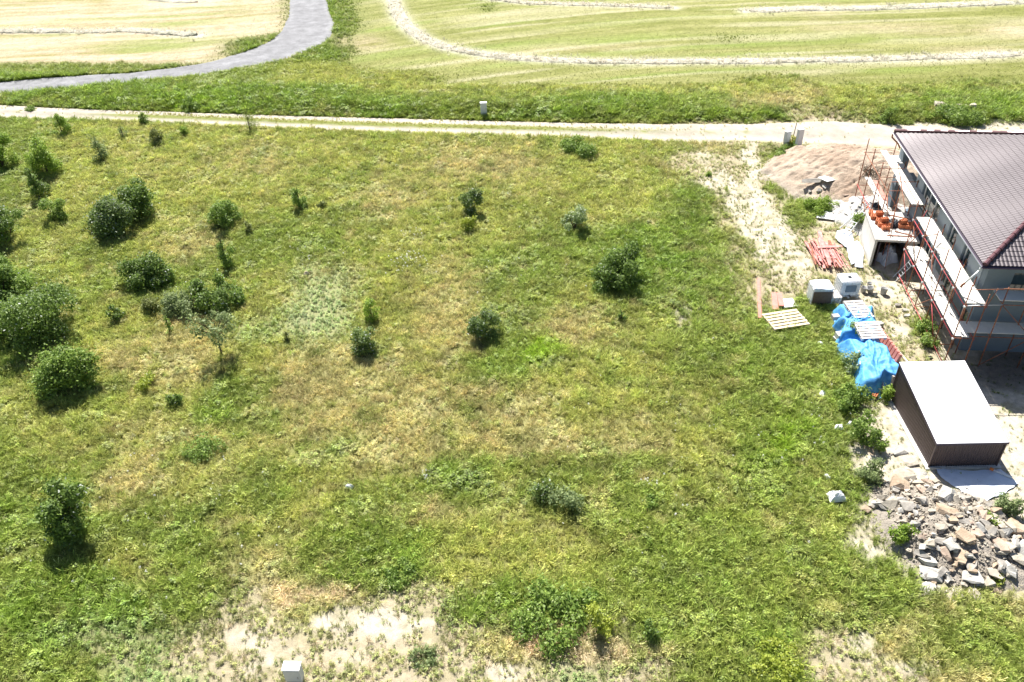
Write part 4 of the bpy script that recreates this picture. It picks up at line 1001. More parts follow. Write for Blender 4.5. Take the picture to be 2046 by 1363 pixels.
# ================================================================== STONE HEAP
hc = ag(1900, 1068)
def stc(x_, y_, k):
    n = fbm(x_*2, y_*2, 94); return np.array([.43, .38, .32])*(.75+.45*n)[:, None]
sh, SZ = heap('stony_soil', hc[0]+.25, hc[1], 3.6, 2.8, .8, -.45, 99, M_soil, stc, n=80, pw=1.5, rough=.1, edge=.2)
tag(sh, kind='structure')
def sz(px, py, dz=0):
    z = .3
    for _ in range(12):
        p = at(np.array([float(px)]), np.array([float(py)]), z)[0]; z = .5*z+.5*SZ(p[0], p[1])
        if abs(p[0]-hc[0]) > 4.3 or abs(p[1]-hc[1]) > 3.5: z = .0
    return (float(p[0]), float(p[1]), z+dz)
# hand placed: px, py, length px, width px, thickness m, rotation deg, material, label
BIG = [
 (1808, 955, 58, 34, .25, -8, 0, 'large flat cream slab at the top of the stone heap, below the shed corner'),
 (1795, 972, 52, 40, .34, -20, 2, 'big tan boulder under the cream slab at the upper left of the heap'),
 (1820, 905+20, 40, 24, .14, 5, 0, 'flat tan slab just left of the shed corner'),
 (1797, 905, 42, 22, .14, 8, 1, 'flat white slab highest up the heap beside the green weed'),
 (1855, 962, 40, 22, .16, -50, 4, 'rusty pink slab at the shed corner, leaning on the heap'),
 (1848, 985, 46, 18, .16, -55, 4, 'narrow reddish slab standing on edge near the top of the heap'),
 (1888, 995, 50, 36, .38, -15, 1, 'massive pale boulder below the white ground sheet'),
 (1922, 995, 40, 26, .16, -62, 3, 'rounded grey slab tilted against the massive pale boulder'),
 (1950, 985, 60, 14, .10, -38, 3, 'long thin grey slab along the lower edge of the white sheet'),
 (1780, 1012, 46, 30, .22, 35, 0, 'squarish tan stone on the left side of the heap'),
 (1745, 1010, 26, 22, .2, -30, 0, 'round cream stone standing alone at the left rim'),
 (1730, 1020, 18, 18, .18, 40, 2, 'small pinkish stone left of the round cream one'),
 (1812, 1012, 36, 30, .22, 15, 3, 'grey split stone right of the squarish tan one'),
 (1842, 1003, 30, 24, .25, -10, 3, 'dark grey rounded stone in the middle top of the heap'),
 (1888, 1022, 58, 22, .2, -32, 2, 'long orange-brown slab running down the centre of the heap'),
 (1925, 1045, 50, 16, .14, -22, 3, 'long flat grey slab right of the small stones'),
 (1928, 1075, 44, 30, .24, -55, 2, 'big brown block tilted in the middle right of the heap'),
 (1952, 1068, 34, 18, .2, -60, 4, 'brown slab leaning beside the big brown block'),
 (1992, 1085, 26, 58, .22, 10, 4, 'pink-edged slab standing in the right part of the heap'),
 (2005, 1098, 54, 30, .2, -12, 0, 'broad pale slab under the pink-edged one'),
 (2027, 1062, 42, 44, .2, 30, 2, 'flat tan slab highest at the right edge of the photo'),
 (2040, 1098, 34, 40, .3, -15, 1, 'white boulder cut by the right edge of the photo'),
 (1900, 1092, 34, 30, .25, 10, 1, 'white angular stone left of the big brown block'),
 (1880, 1085, 34, 22, .16, -20, 3, 'grey wedge stone in the centre of the heap'),
 (1915, 1110, 42, 26, .14, -30, 2, 'flat tan triangular slab in the lower middle of the heap'),
 (1858, 1150, 50, 28, .26, -15, 1, 'large bluish white boulder in the lower left of the heap'),
 (1855, 1125, 36, 26, .22, 0, 1, 'white stone just above the large bluish boulder'),
 (1850, 1180, 44, 28, .22, 10, 1, 'white stone at the bottom left foot of the heap'),
 (1846, 1197, 40, 18, .2, -5, 0, 'cream stone, lowest at the left foot of the heap'),
 (1906, 1190, 54, 28, .22, 18, 0, 'long cream wedge at the bottom middle of the heap'),
 (1945, 1190, 24, 34, .2, 10, 0, 'upright cream stone at the lowest point of the heap'),
 (1938, 1130, 30, 34, .2, -25, 3, 'grey-brown pyramid stone in the lower middle'),
 (1940, 1155, 44, 30, .2, -10, 1, 'white flat slab right of the bluish boulder'),
 (1975, 1165, 34, 22, .2, 20, 0, 'cream stone in the lower right of the heap'),
 (1990, 1150, 42, 26, .2, -20, 0, 'pale yellow slab at the lower right rim'),
 (2015, 1145, 40, 26, .2, -15, 1, 'pale stone between the yellow slab and the right edge'),
 (2035, 1120, 36, 26, .2, 20, 0, 'cream stone near the right edge, below the white boulder'),
 (1990, 1178, 34, 18, .14, -25, 2, 'orange-yellow stone lying in the weeds below the heap'),
 (1738, 900, 20, 36, .1, 20, 2, 'flat tan oval slab alone on the sand left of the weeds')]
for i, (px, py, l_, w_, th, ro, mi, lb) in enumerate(BIG):
    p = sz(px, py, th*.45); s_ = 1/46.
    stone(p, (l_*s_*1.0, w_*s_*1.2, th*1.35), rad(ro), (random.uniform(-.22, .22), random.uniform(-.2, .2)), mi, lb, None, 400+i, 16)
hp = [at(np.array([float(a)]), np.array([float(b)]))[0][:2] for a, b in ((1745, 960), (1800, 930), (1850, 945), (1900, 985), (1950, 1000), (1985, 1040), (2060, 1070), (2070, 1130), (1990, 1165), (1940, 1180), (1900, 1180), (1840, 1180), (1800, 1110), (1790, 1060), (1745, 1015))]
hp = [tuple(a) for a in hp]; rr = random.Random(12); mid = [rockmesh(.38, .26, .16, 13, 500+i) for i in range(9)]; sml = [rockmesh(.19, .14, .10, 10, 520+i) for i in range(9)]
cxs = [a[0] for a in hp]; cys = [a[1] for a in hp]
def scatter(n, protos, lab, gp, lift, k0, k1):
    made = 0; mats = [0, 1, 0, 3, 4, 2, 1, 0, 3]; vs = []
    for i_, me_ in enumerate(protos):
        for mi in (0, 1, 2, 3, 4):
            m2 = me_.copy(); m2.materials.clear(); m2.materials.append(SM[mi]); vs.append((mi, m2))
    wts = {0: 4, 1: 4, 2: 1.6, 3: 2.2, 4: 1.6}
    while made < n:
        x_ = rr.uniform(min(cxs), max(cxs)); y_ = rr.uniform(min(cys), max(cys))
        if not inpoly(np.array([x_]), np.array([y_]), hp)[0]: continue
        mi, me_ = rr.choices(vs, [wts[v[0]] for v in vs])[0]; k = rr.uniform(k0, k1)
        o = D.objects.new('stone', me_); C.objects.link(o); o.location = (x_, y_, SZ(x_, y_)+lift*k+.02); o.scale = (k*rr.uniform(.8, 1.3), k, k*rr.uniform(.7, 1.3))
        o.rotation_euler = (rr.uniform(-.5, .5), rr.uniform(-.5, .5), rr.uniform(0, 6.3)); tag(o, lab, 'stone', gp); made += 1
scatter(110, mid, 'middle-sized angular stone among the slabs of the stone heap', 'middle-sized stones in the heap', .07, .85, 1.75)
scatter(148, sml, 'small broken stone filling the gaps of the stone heap', 'small stones in the heap', .06, .8, 1.9)
gm = MB(); gpr = []
for i in range(5):
    mm = rockmesh(.11, .08, .06, 8, 620+i); gpr.append(([v.co.copy() for v in mm.vertices], [tuple(p_.vertices) for p_ in mm.polygons]))
for i in range(2600):
    x_ = rr.uniform(min(cxs), max(cxs)); y_ = rr.uniform(min(cys), max(cys))
    if not inpoly(np.array([x_]), np.array([y_]), hp)[0]: continue
    vv_, ff_ = rr.choice(gpr); R_ = Matrix.Rotation(rr.uniform(0, 6.3), 3, 'Z') @ Matrix.Rotation(rr.uniform(-.6, .6), 3, 'X'); k = rr.uniform(.6, 1.8); c_ = Vector((x_, y_, SZ(x_, y_)+.03))
    gm.add([R_ @ v*k+c_ for v in vv_], ff_)
tag(gm.build('gravel', SM[0]), 'broken gravel filling the stone heap', 'gravel', kind='stuff')
# white lumps and litter
for i, (px, py, s_, lb) in enumerate(((1671, 998, .7, 'bright white foam lump in the grass left of the stone heap'), (1641, 792, .42, 'thin white plastic scrap in the weeds below the tarpaulins'), (1638, 690, .3, 'small white scrap in the grass below the loose pallet'), (1675, 858, .4, 'pale grey scrap on the bare patch left of the shed'), (1697, 850, .28, 'small white scrap nearest to the shed in the weeds'), (1651, 956, .3, 'small white scrap above the foam lump'), (698, 977, .34, 'small white paper scrap in the meadow, far left of the heap'), (612, 550, .35, 'yellowish pale stone half hidden in the meadow grass'))):
    p = ag(px, py); tag(crumple('litter', M_white if i != 7 else M_wood, s_, s_*.7, s_*.5, 50+i, 9, loc=(p[0], p[1], p[2]+.10), rz=i), lb, 'litter')
for i, (px, py, s_, lb) in enumerate(((1876, 217, 1.3, 'large cream boulder in the tall grass beyond the track'), (1912, 218, .6, 'small pale stone right of the cream boulder'), (1942, 220, 1.0, 'flat cream slab farthest right in the tall grass'))):
    p = ag(px, py); stone((p[0], p[1], p[2]+.3), (s_*1.1, s_*.7, s_*.55), .3*i, (0, .1), 0, lb, None, 700+i)

# ================================================================== PLANTS
def leafcloud(rs, centres, radii, n, size, kind='leaf', droop=.0):
    """quads scattered in/around clump spheres: returns V (4n,3)"""
    ci = rs.choice(len(centres), n, p=(radii**2)/np.sum(radii**2)); c = centres[ci]; r = radii[ci]
    d = rs.normal(size=(n, 3)); d /= np.linalg.norm(d, axis=1, keepdims=True)
    rad_ = r*(.55+.5*rs.random(n)**.5); p = c+d*rad_[:, None]
    nrm = d+.8*rs.normal(size=(n, 3)); nrm[:, 2] += .5; nrm /= np.linalg.norm(nrm, axis=1, keepdims=True)
    t = rs.normal(size=(n, 3)); t -= (t*nrm).sum(1, keepdims=True)*nrm; t /= np.linalg.norm(t, axis=1, keepdims=True)
    b = np.cross(nrm, t); s = size*(.6+.8*rs.random(n))[:, None]
    if kind == 'needle': t = d*.7+.5*rs.normal(size=(n, 3)); t[:, 2] += .5; t /= np.linalg.norm(t, axis=1, keepdims=True); b = np.cross(t, nrm); L_, W_ = 1.5, .12
    else: L_, W_ = 1.0, .55
    V = np.stack([p, p+t*s*L_*.5+b*s*W_*.5, p+t*s*L_, p+t*s*L_*.5-b*s*W_*.5], 1)
    return V, p, ci
PAL = {  # leaf colour pairs, chance of pale leaves that paint glints and flowers
 'dark': ((.07, .125, .028), (.25, .36, .07), .02), 'mid': ((.11, .19, .035), (.33, .45, .09), .03), 'bright': ((.15, .26, .03), (.38, .50, .08), .03),
 'pale': ((.18, .26, .09), (.42, .50, .22), .08), 'flower_glint': ((.07, .12, .03), (.24, .33, .09), .05), 'grey': ((.16, .22, .09), (.34, .41, .17), .02),
 'yellow': ((.26, .30, .04), (.62, .56, .06), .05), 'pine': ((.10, .16, .03), (.33, .38, .08), .02), 'olive': ((.13, .16, .05), (.29, .32, .10), .02), 'lime': ((.24, .32, .03), (.48, .52, .09), .04)}
def shrub(px, py, wpx, hpx, pal, label, cat='bush', name='bush', form='round', dens=1., base=None, seed=None, leaf=.115, group=None):
    rs = np.random.default_rng(int(px*7+py*13) if seed is None else seed); p = ag(px, py) if base is None else base
    dist = math.sqrt(p[0]**2+p[1]**2+CAM_H**2); k = dist/F_PX
    # picture height mixes real height and depth extent
    elev = math.atan2(CAM_H, math.hypot(p[0], p[1])); w_ = wpx*k
    hm = hpx*k; 
    if form == 'flat': H_ = max(.3, (hm-w_*.55*math.sin(elev))/math.cos(elev)); 
    elif form == 'spire': H_ = max(.5, (hm-.25*w_)/math.cos(elev))
    else: H_ = max(.45*w_, (hm-w_*.5*math.sin(elev))/math.cos(elev))
    t = thing(name, label, cat, (p[0], p[1], p[2]-.03), rs.random()*6.28, group)
    R_ = w_/2
    nc = {'round': 15, 'flat': 16, 'spire': 12, 'open': 12}[form]; nc = int(nc*max(1, R_/.9))
    th = rs.random(nc)*6.283; q = rs.random(nc)**.5; zf = rs.random(nc)
    if form == 'spire': zf = np.linspace(.12, .95, nc); q = (1.1-zf)*.95*rs.random(nc)**.7+.1; cr_ = R_*(.42-.2*zf)*(.6+.7*rs.random(nc))
    elif form == 'open': zf = .62+.38*rs.random(nc); cr_ = R_*(.20+.10*rs.random(nc))
    elif form == 'flat': zf = .3+.45*zf; cr_ = R_*(.24+.14*rs.random(nc))
    else: zf = .12+.72*zf; q = q*np.sqrt(np.clip(1-(zf-.3)**2*1.3, .1, 1)); cr_ = R_*(.20+.20*rs.random(nc))
    cen = np.stack([np.cos(th)*q*R_*.85, np.sin(th)*q*R_*.85, zf*H_*.92], 1)
    cen += rs.normal(size=cen.shape)*R_*.12
    cen[:, 0] *= .8+.5*rs.random(); cen[:, 1] *= .8+.4*rs.random(); cen[:, 2] = np.maximum(cen[:, 2], cr_*.35)
    # stems
    s = MB(); r0 = .018+.018*H_
    if form in ('spire', 'open'):
        top = .95 if form == 'spire' else .5
        s.tube((0, 0, 0), (0, 0, H_*top), r0, 6, r0*.35)
        for c_ in cen:
            b0 = min(c_[2]*.75, H_*top*.95) if form == 'spire' else H_*top*(.75+.25*rs.random())
            mpt = Vector((c_[0]*.5, c_[1]*.5, b0+(c_[2]-b0)*.6)); s.tube((0, 0, b0), mpt, r0*.45, 5, r0*.3); s.tube(mpt, tuple(c_), r0*.3, 4, r0*.12)
            if form == 'open':
                for _ in range(7):
                    e_ = Vector(c_)+Vector(rs.normal(size=3)*R_*.22); s.tube(mpt.lerp(Vector(c_), .6), e_, r0*.14, 3, r0*.05)
    else:
        for c_ in cen[::1]:
            mpt = Vector((c_[0]*.45, c_[1]*.45, c_[2]*.6)); s.tube((rs.normal()*.04, rs.normal()*.04, 0), mpt, r0*.55, 5, r0*.35); s.tube(mpt, tuple(c_), r0*.35, 4, r0*.12)
    s.build('trunk' if form in ('spire', 'open') else 'stems', M_bark, t)
    area = float(np.sum(cr_**2))*12.6; leaf = leaf*(1 if R_ < 1.1 else 1.25)
    n = int(min(20000, max(260, area/(leaf*leaf*.30)*1.15*dens)))
    if form == 'open': n = int(n*.8)
    kind = 'needle' if pal == 'pine' else 'leaf'
    V, P, ci = leafcloud(rs, cen, cr_, n, leaf*(1.7 if kind == 'needle' else 1), kind)
    # stray sprigs break the outline
    ns = int(n*.16); V[:ns] += (rs.normal(size=(ns, 1, 3))*R_*.22)
    V[:, :, 2] = np.maximum(V[:, :, 2], .02)
    lo, hi, hl = PAL[pal]; mixv = np.clip(rs.random(n)*.75+.25*rs.random(len(cen))[ci], 0, 1)[:, None]
    col_ = np.array(lo)*(1-mixv)+np.array(hi)*mixv
    hmask = rs.random(n) < hl; col_[hmask] = np.array([.62, .66, .58]) if pal in ('flower_glint', 'pale', 'dark') else np.array([.42, .48, .2])  # recoloured leaves paint glints and flower flecks
    cols = np.repeat(col_, 4, 0); q_ = np.arange(4*n).reshape(n, 4)
    npmesh('foliage', V.reshape(-1, 3), q_, M_leaf, {'bcol': cols}, parent=t)
    return t
S = shrub
S(125, 268, 34, 46, 'bright', 'small yellow-green tree beside the dirt track at the left', 'tree', 'young_tree', 'spire')
S(500, 262, 36, 46, 'pine', 'young pine with upswept branches standing at the track edge', 'tree', 'young_pine', 'spire', .45)
S(8, 335, 50, 66, 'bright', 'bright green bush cut by the left edge, upper one')
S(95, 345, 56, 72, 'bright', 'bright yellow-green young tree, second from the left edge', 'tree', 'young_tree', 'spire')
S(80, 396, 38, 64, 'dark', 'slender dark bush leaning just below the yellow-green tree', form='spire')
S(112, 440, 46, 48, 'mid', 'low green bush right of the big dark one at the left edge')
S(18, 482, 66, 92, 'dark', 'big dark green bush cut by the left edge')
S(226, 464, 84, 80, 'flower_glint', 'large dark bush flecked with white, front one of the merged pair')
S(283, 428, 70, 78, 'dark', 'dark bush behind the white-flecked one, with an arching bare shoot')
S(316, 288, 30, 32, 'olive', 'small olive bush below the track, in a grassy gap')
S(289, 247, 20, 24, 'mid', 'tiny green sapling touching the track edge', form='spire')
S(247, 275, 14, 26, 'grey', 'faint thin grey sapling between two small bushes', form='spire', dens=.6)
S(203, 318, 32, 50, 'grey', 'see-through grey-green sapling right of the bright young tree', form='spire', dens=.5)
S(371, 270, 20, 20, 'bright', 'tiny bright green bush below the track')
S(453, 446, 60, 62, 'mid', 'round green bush with dry grass at its foot')
S(600, 416, 34, 50, 'mid', 'small upright bush with white flowers at its foot', form='spire')
S(500, 466, 22, 28, 'olive', 'tiny dark bush right below the round green bush')
S(455, 536, 40, 68, 'mid', 'narrow upright bush above the arching thicket', form='spire')
S(303, 566, 74, 72, 'dark', 'dark bush with an opening showing grass through it')
S(438, 606, 84, 66, 'dark', 'dark thicket right behind the bare-trunked tree')
S(362, 622, 64, 50, 'grey', 'loose pale grey-green bush left of the dark thicket')
S(237, 640, 28, 38, 'dark', 'small very dark bush alone in yellow grass')
S(305, 622, 36, 36, 'olive', 'dull olive bush below the one with the opening')
S(341, 666, 16, 42, 'mid', 'thin leaning sapling below the olive bush', form='spire', dens=.7)
S(443, 706, 84, 100, 'grey', 'small tree with a bare trunk and a thin spreading crown', 'tree', 'small_tree', 'open', .55)
S(10, 584, 80, 78, 'mid', 'big light green bush cut by the left edge, above the biggest')
S(80, 660, 128, 108, 'dark', 'biggest broad dark green bush near the left edge')
S(142, 768, 104, 100, 'mid', 'large green bush with yellowish tips below the biggest bush')
S(144, 1071, 92, 122, 'dark', 'isolated near-black bush in the lower left meadow', dens=1.3, seed=5)
S(356, 808, 30, 32, 'dark', 'small dark bush in the dry meadow middle left')
S(296, 772, 36, 30, 'lime', 'low pale yellow-green bush above the small dark one')
S(943, 428, 52, 66, 'flower_glint', 'leafy bush in the upper plot, taller of the joined pair')
S(938, 460, 30, 40, 'lime', 'yellow-green bush joined below the taller leafy one')
S(1147, 458, 50, 58, 'pale', 'pale whitish-green bush in the upper middle of the plot')
S(1236, 563, 92, 82, 'dark', 'large blue-green bush with spreading side branches, right middle')
S(967, 669, 66, 68, 'flower_glint', 'dark bush with many white flecks in the centre of the meadow')
S(728, 704, 62, 72, 'flower_glint', 'dark white-flecked bush with a lighter shoot above it')
S(742, 640, 40, 60, 'bright', 'light green shoots just above the dark white-flecked bush', dens=.6)
S(1155, 304, 66, 24, 'mid', 'wide low bush at the lower edge of the track', form='flat')
S(1241, 640, 16, 24, 'dark', 'tiny dark sapling below the large blue-green bush', form='spire')
S(1083, 996, 40, 56, 'flower_glint', 'weedy bush with white flowers in the lower middle meadow', 'plant', 'weed', 'flat', .6)
S(1130, 1012, 64, 60, 'grey', 'grey-green weed clump right of the white-flowered one', form='flat', dens=.45)
S(1300, 1275, 36, 42, 'dark', 'small dark bush near the straw at the bottom')
S(1196, 1262, 56, 66, 'lime', 'tall weed with yellow flowers beside the lush tussock', 'plant', 'flowering_weed', dens=.8)
S(1110, 1240, 130, 44, 'mid', 'wide lush green tussock at the edge of the bare ground', 'plant', 'tussock', 'flat', .8)
S(1555, 1325, 86, 30, 'lime', 'yellow-leaved weed patch in the bottom right corner of the plot', 'plant', 'weed', 'flat')
S(400, 905, 78, 34, 'mid', 'low dark patch of white-flowered herbs', 'plant', 'weed', 'flat', .45)
S(1725, 878, 54, 64, 'mid', 'bushy green weed left of the shed', 'plant', 'weed')
S(1757, 902, 24, 36, 'mid', 'slim weed between the bushy one and the shed', 'plant', 'weed')
S(1736, 958, 46, 44, 'grey', 'blue-green weed at the top left of the stone heap', 'plant', 'weed')
S(1702, 676, 44, 52, 'mid', 'green weed against the left of the farther tarpaulin', 'plant', 'weed')
S(1700, 740, 40, 50, 'pale', 'white-flowered weed left of the larger tarpaulin', 'plant', 'weed')
S(1700, 800, 50, 44, 'mid', 'green weed below the larger tarpaulin', 'plant', 'weed')
S(1775, 800, 34, 40, 'bright', 'weed at the rear left corner of the shed', 'plant', 'weed')
S(1690, 820, 44, 36, 'mid', 'dull green weed left of the shed, farther from it', 'plant', 'weed')
S(2008, 1028, 46, 46, 'grey', 'grey-green weed right of the white sheet', 'plant', 'weed')
S(1978, 1052, 36, 34, 'mid', 'smaller weed between the white sheet and the slabs', 'plant', 'weed')
S(1716, 452, 32, 32, 'mid', 'green weed on the rubble left of the outbuilding', 'plant', 'weed')
S(1640, 424, 52, 30, 'bright', 'patch of bright green weeds behind the pale square panel', 'plant', 'weed', 'flat')
S(1582, 297, 26, 18, 'mid', 'leafy plant at the foot of the two cabinets', 'plant', 'weed')
S(1584, 290, 22, 22, 'yellow', 'yellow-flowering plant between the two cabinets', 'plant', 'flowering_weed', leaf=.11)
S(1566, 318, 28, 24, 'mid', 'low green weed below the left cabinet', 'plant', 'weed')
S(1848, 662, 30, 28, 'mid', 'green weed under the outer edge of the scaffold', 'plant', 'weed', 'flat')
S(1852, 690, 30, 26, 'mid', 'lower green weed beside the foot of the scaffold', 'plant', 'weed', 'flat')
S(382, 220, 28, 24, 'mid', 'green bush in the verge between the road and the track')
S(1772, 246, 28, 34, 'mid', 'green bush at the far side of the track near the house')
S(1915, 238, 60, 20, 'mid', 'low green bramble below the cream boulder', form='flat')
S(1798, 1082, 34, 46, 'bright', 'bright green weed along the left rim of the stone heap', 'plant', 'weed', 'flat')
S(1783, 1030, 26, 24, 'bright', 'bright green weed between the slabs at the left of the heap', 'plant', 'weed', 'flat')
S(1985, 1160, 24, 20, 'lime', 'yellow-green weed at the lower right foot of the heap', 'plant', 'weed', 'flat')
S(62, 222, 16, 10, 'mid', 'tiny green tuft growing on the dirt track', 'plant', 'weed', 'flat')
S(575, 684, 14, 26, 'olive', 'thin dark sapling in the dry grass left of the plot', form='spire')
S(1415, 352, 10, 10, 'mid', 'tiny weed on the bare soil at the plot corner', 'plant', 'weed')
S(1300, 1010, 30, 24, 'mid', 'small green weed tuft in the right lower meadow', 'plant', 'weed', 'flat')
S(645, 415, 18, 18, 'olive', 'tiny dry bush right of the small upright one')
S(800, 1155, 60, 26, 'mid', 'low weed tuft above the bare white ground', 'plant', 'weed', 'flat')
S(850, 1315, 50, 30, 'grey', 'greyish weed clump on the pale ground at the bottom', 'plant', 'weed', 'flat', .5)
p = ag(300, 400); arc = MB().path([(math.sin(a_)*.9, 0, 1.1+math.cos(a_)*.7) for a_ in np.linspace(-.5, 2.2, 12)], .018, 5)
tag(arc.build('bare_shoot', M_bark, None, (p[0], p[1], p[2]+.3)), 'arching bare shoot standing out of the dark bush', 'shoot')

# ================================================================== GRASS (stuff)
def tuftmesh(name, seed, nb=30, h_=.4, spread=.14, wd=.012, bend=.6, pale=.08, leafy=False):
    r = random.Random(seed); V = []; F_ = []; Cc = []
    for b in range(nb):
        a = r.uniform(0, 6.28); p = Vector((math.cos(a), math.sin(a), 0))*spread*r.random()**.6
        if leafy:
            d = Vector((r.gauss(0, 1), r.gauss(0, 1), 0)).normalized(); L_ = h_*r.uniform(.16, .34); z = h_*r.uniform(.05, .8); s_ = d.cross(Vector((0, 0, 1)))*L_*.36
            c = p+Vector((0, 0, z)); up_ = r.uniform(-.3, .5); n = len(V)
            V += [c, c+d*L_*.5+s_+Vector((0, 0, up_*L_*.4)), c+d*L_+Vector((0, 0, up_*L_*.5)), c+d*L_*.5-s_+Vector((0, 0, up_*L_*.4))]; F_.append((n, n+1, n+2, n+3)); k = r.uniform(.6, 1.45) if r.random() > .07 else 2.3  # a few extra-bright leaves paint glints and white flower specks
            Cc += [(k, k, k)]*4; continue
        a2 = a+r.gauss(0, .8); d = Vector((math.cos(a2), math.sin(a2), 0)); s_ = d.cross(Vector((0, 0, 1)))*wd*r.uniform(.7, 1.4); H_ = h_*r.uniform(.45, 1.1); bd = bend*r.uniform(.3, 1.3)*H_
        k = r.uniform(.68, 1.28); straw = r.random() < pale; cc = (k, k, k) if not straw else (1.65, 1.6, 1.9); n = len(V)
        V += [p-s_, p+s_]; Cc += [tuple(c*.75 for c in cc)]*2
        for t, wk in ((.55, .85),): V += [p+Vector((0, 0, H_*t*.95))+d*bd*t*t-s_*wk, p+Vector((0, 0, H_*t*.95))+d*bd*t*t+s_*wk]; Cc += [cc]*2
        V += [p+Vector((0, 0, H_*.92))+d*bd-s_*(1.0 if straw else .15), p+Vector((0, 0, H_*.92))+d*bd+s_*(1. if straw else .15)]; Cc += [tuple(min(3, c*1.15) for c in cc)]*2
        F_ += [(n, n+1, n+3, n+2), (n+2, n+3, n+5, n+4)]
    me = D.meshes.new(name); me.from_pydata([tuple(v) for v in V], [], F_); me.update()
    a = me.color_attributes.new('bcol', 'FLOAT_COLOR', 'POINT'); arr = np.ones((len(V), 4), np.float32); arr[:, :3] = np.array(Cc); a.data.foreach_set('color', arr.ravel())
    me.materials.append(M_grass); return D.objects.new(name, me)
tc = D.collections.new('tuft_sources')
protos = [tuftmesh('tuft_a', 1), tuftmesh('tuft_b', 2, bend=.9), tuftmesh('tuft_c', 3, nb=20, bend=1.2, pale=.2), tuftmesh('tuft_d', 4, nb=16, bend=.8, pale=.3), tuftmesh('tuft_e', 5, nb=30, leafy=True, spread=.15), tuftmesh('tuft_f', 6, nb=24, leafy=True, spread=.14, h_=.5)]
protos.sort(key=lambda o: o.name)
for o in protos: tc.objects.link(o)
def scatter_grass(name, P, colr, scl, kind, label, cat):
    me = D.meshes.new(name); n = len(P); me.vertices.add(n); me.vertices.foreach_set('co', P.astype(np.float32).ravel())
    a = me.attributes.new('icol', 'FLOAT_COLOR', 'POINT'); arr = np.ones((n, 4), np.float32); arr[:, :3] = colr; a.data.foreach_set('color', arr.ravel())
    a = me.attributes.new('iscale', 'FLOAT', 'POINT'); a.data.foreach_set('value', scl.astype(np.float32))
    a = me.attributes.new('ikind', 'INT', 'POINT'); a.data.foreach_set('value', kind.astype(np.int32))
    rot = np.zeros((n, 3), np.float32); rot[:, 2] = RNG.random(n)*6.283; rot[:, 0] = RNG.normal(size=n)*.16+.10; rot[:, 1] = RNG.normal(size=n)*.16
    a = me.attributes.new('irot', 'FLOAT_VECTOR', 'POINT'); a.data.foreach_set('vector', rot.ravel())
    me.update(); o = D.objects.new(name, me); C.objects.link(o); me.materials.append(M_grass)
    ng = D.node_groups.new(name, 'GeometryNodeTree'); ng.interface.new_socket('Geometry', in_out='INPUT', socket_type='NodeSocketGeometry'); ng.interface.new_socket('Geometry', in_out='OUTPUT', socket_type='NodeSocketGeometry')
    N = ng.nodes; gi = N.new('NodeGroupInput'); go = N.new('NodeGroupOutput'); ip = N.new('GeometryNodeInstanceOnPoints'); ci = N.new('GeometryNodeCollectionInfo')
    ci.inputs['Collection'].default_value = tc; ci.inputs['Separate Children'].default_value = True; ci.inputs['Reset Children'].default_value = True
    def na(nm, dt): x_ = N.new('GeometryNodeInputNamedAttribute'); x_.data_type = dt; x_.inputs['Name'].default_value = nm; return x_.outputs[0]
    lk = ng.links.new; lk(gi.outputs[0], ip.inputs['Points']); lk(ci.outputs[0], ip.inputs['Instance']); ip.inputs['Pick Instance'].default_value = True
    lk(na('ikind', 'INT'), ip.inputs['Instance Index']); lk(na('irot', 'FLOAT_VECTOR'), ip.inputs['Rotation']); lk(na('iscale', 'FLOAT'), ip.inputs['Scale']); lk(ip.outputs[0], go.inputs[0])
    md = o.modifiers.new('tufts', 'NODES'); md.node_group = ng
    return tag(o, label, cat, kind='stuff')
BLK = [ROADP]
def houseP(a, b): c, s = math.cos(HR), math.sin(HR); return (HO[0]+a*c-b*s, HO[1]+a*s+b*c)
BLK.append([houseP(-.2, .4), houseP(HL, .4), houseP(HL, HL), houseP(.3, HL)])
BLK.append([W2(SO, SR, p)[:2] for p in ((-.15, -.15, 0), (SW+.2, -.15, 0), (SW+.2, SLn+.1, 0), (-.15, SLn+.1, 0))])
BLK.append([W2(BO, bR, p)[:2] for p in ((0, -.1, 0), (BW, -.1, 0), (BW, BL, 0), (0, BL, 0))])
BLK.append([tuple(a) for a in hp]); BLK.append([(17.5, 39.4), (20.6, 39.4), (20.6, 41), (17.5, 41)]); BLK.append([(17.9, 31.6), (20.2, 31.6), (20.4, 38.3), (18.0, 38.2)])
BLK.append([(p1[0]-1.15, p1[1]-.9), (p1[0]+.95, p1[1]-.75), (p1[0]+1.15, p1[1]+.9), (p1[0]-.95, p1[1]+.7)])
for a_, b_, c_, d_ in ((1508, 555, 1524, 640), (1538, 584, 1586, 624), (1628, 415, 1670, 448), (1655, 985, 1690, 1012)): BLK.append([ag(*q_)[:2] for q_ in ((a_, b_), (c_, b_), (c_, d_), (a_, d_))])
BLK.append([ag(*q_)[:2] for q_ in ((1612, 480), (1660, 470), (1700, 545), (1640, 552))])
def cands(n, x0, x1, y0, y1): return RNG.random(n)*(x1-x0)+x0, RNG.random(n)*(y1-y0)+y0
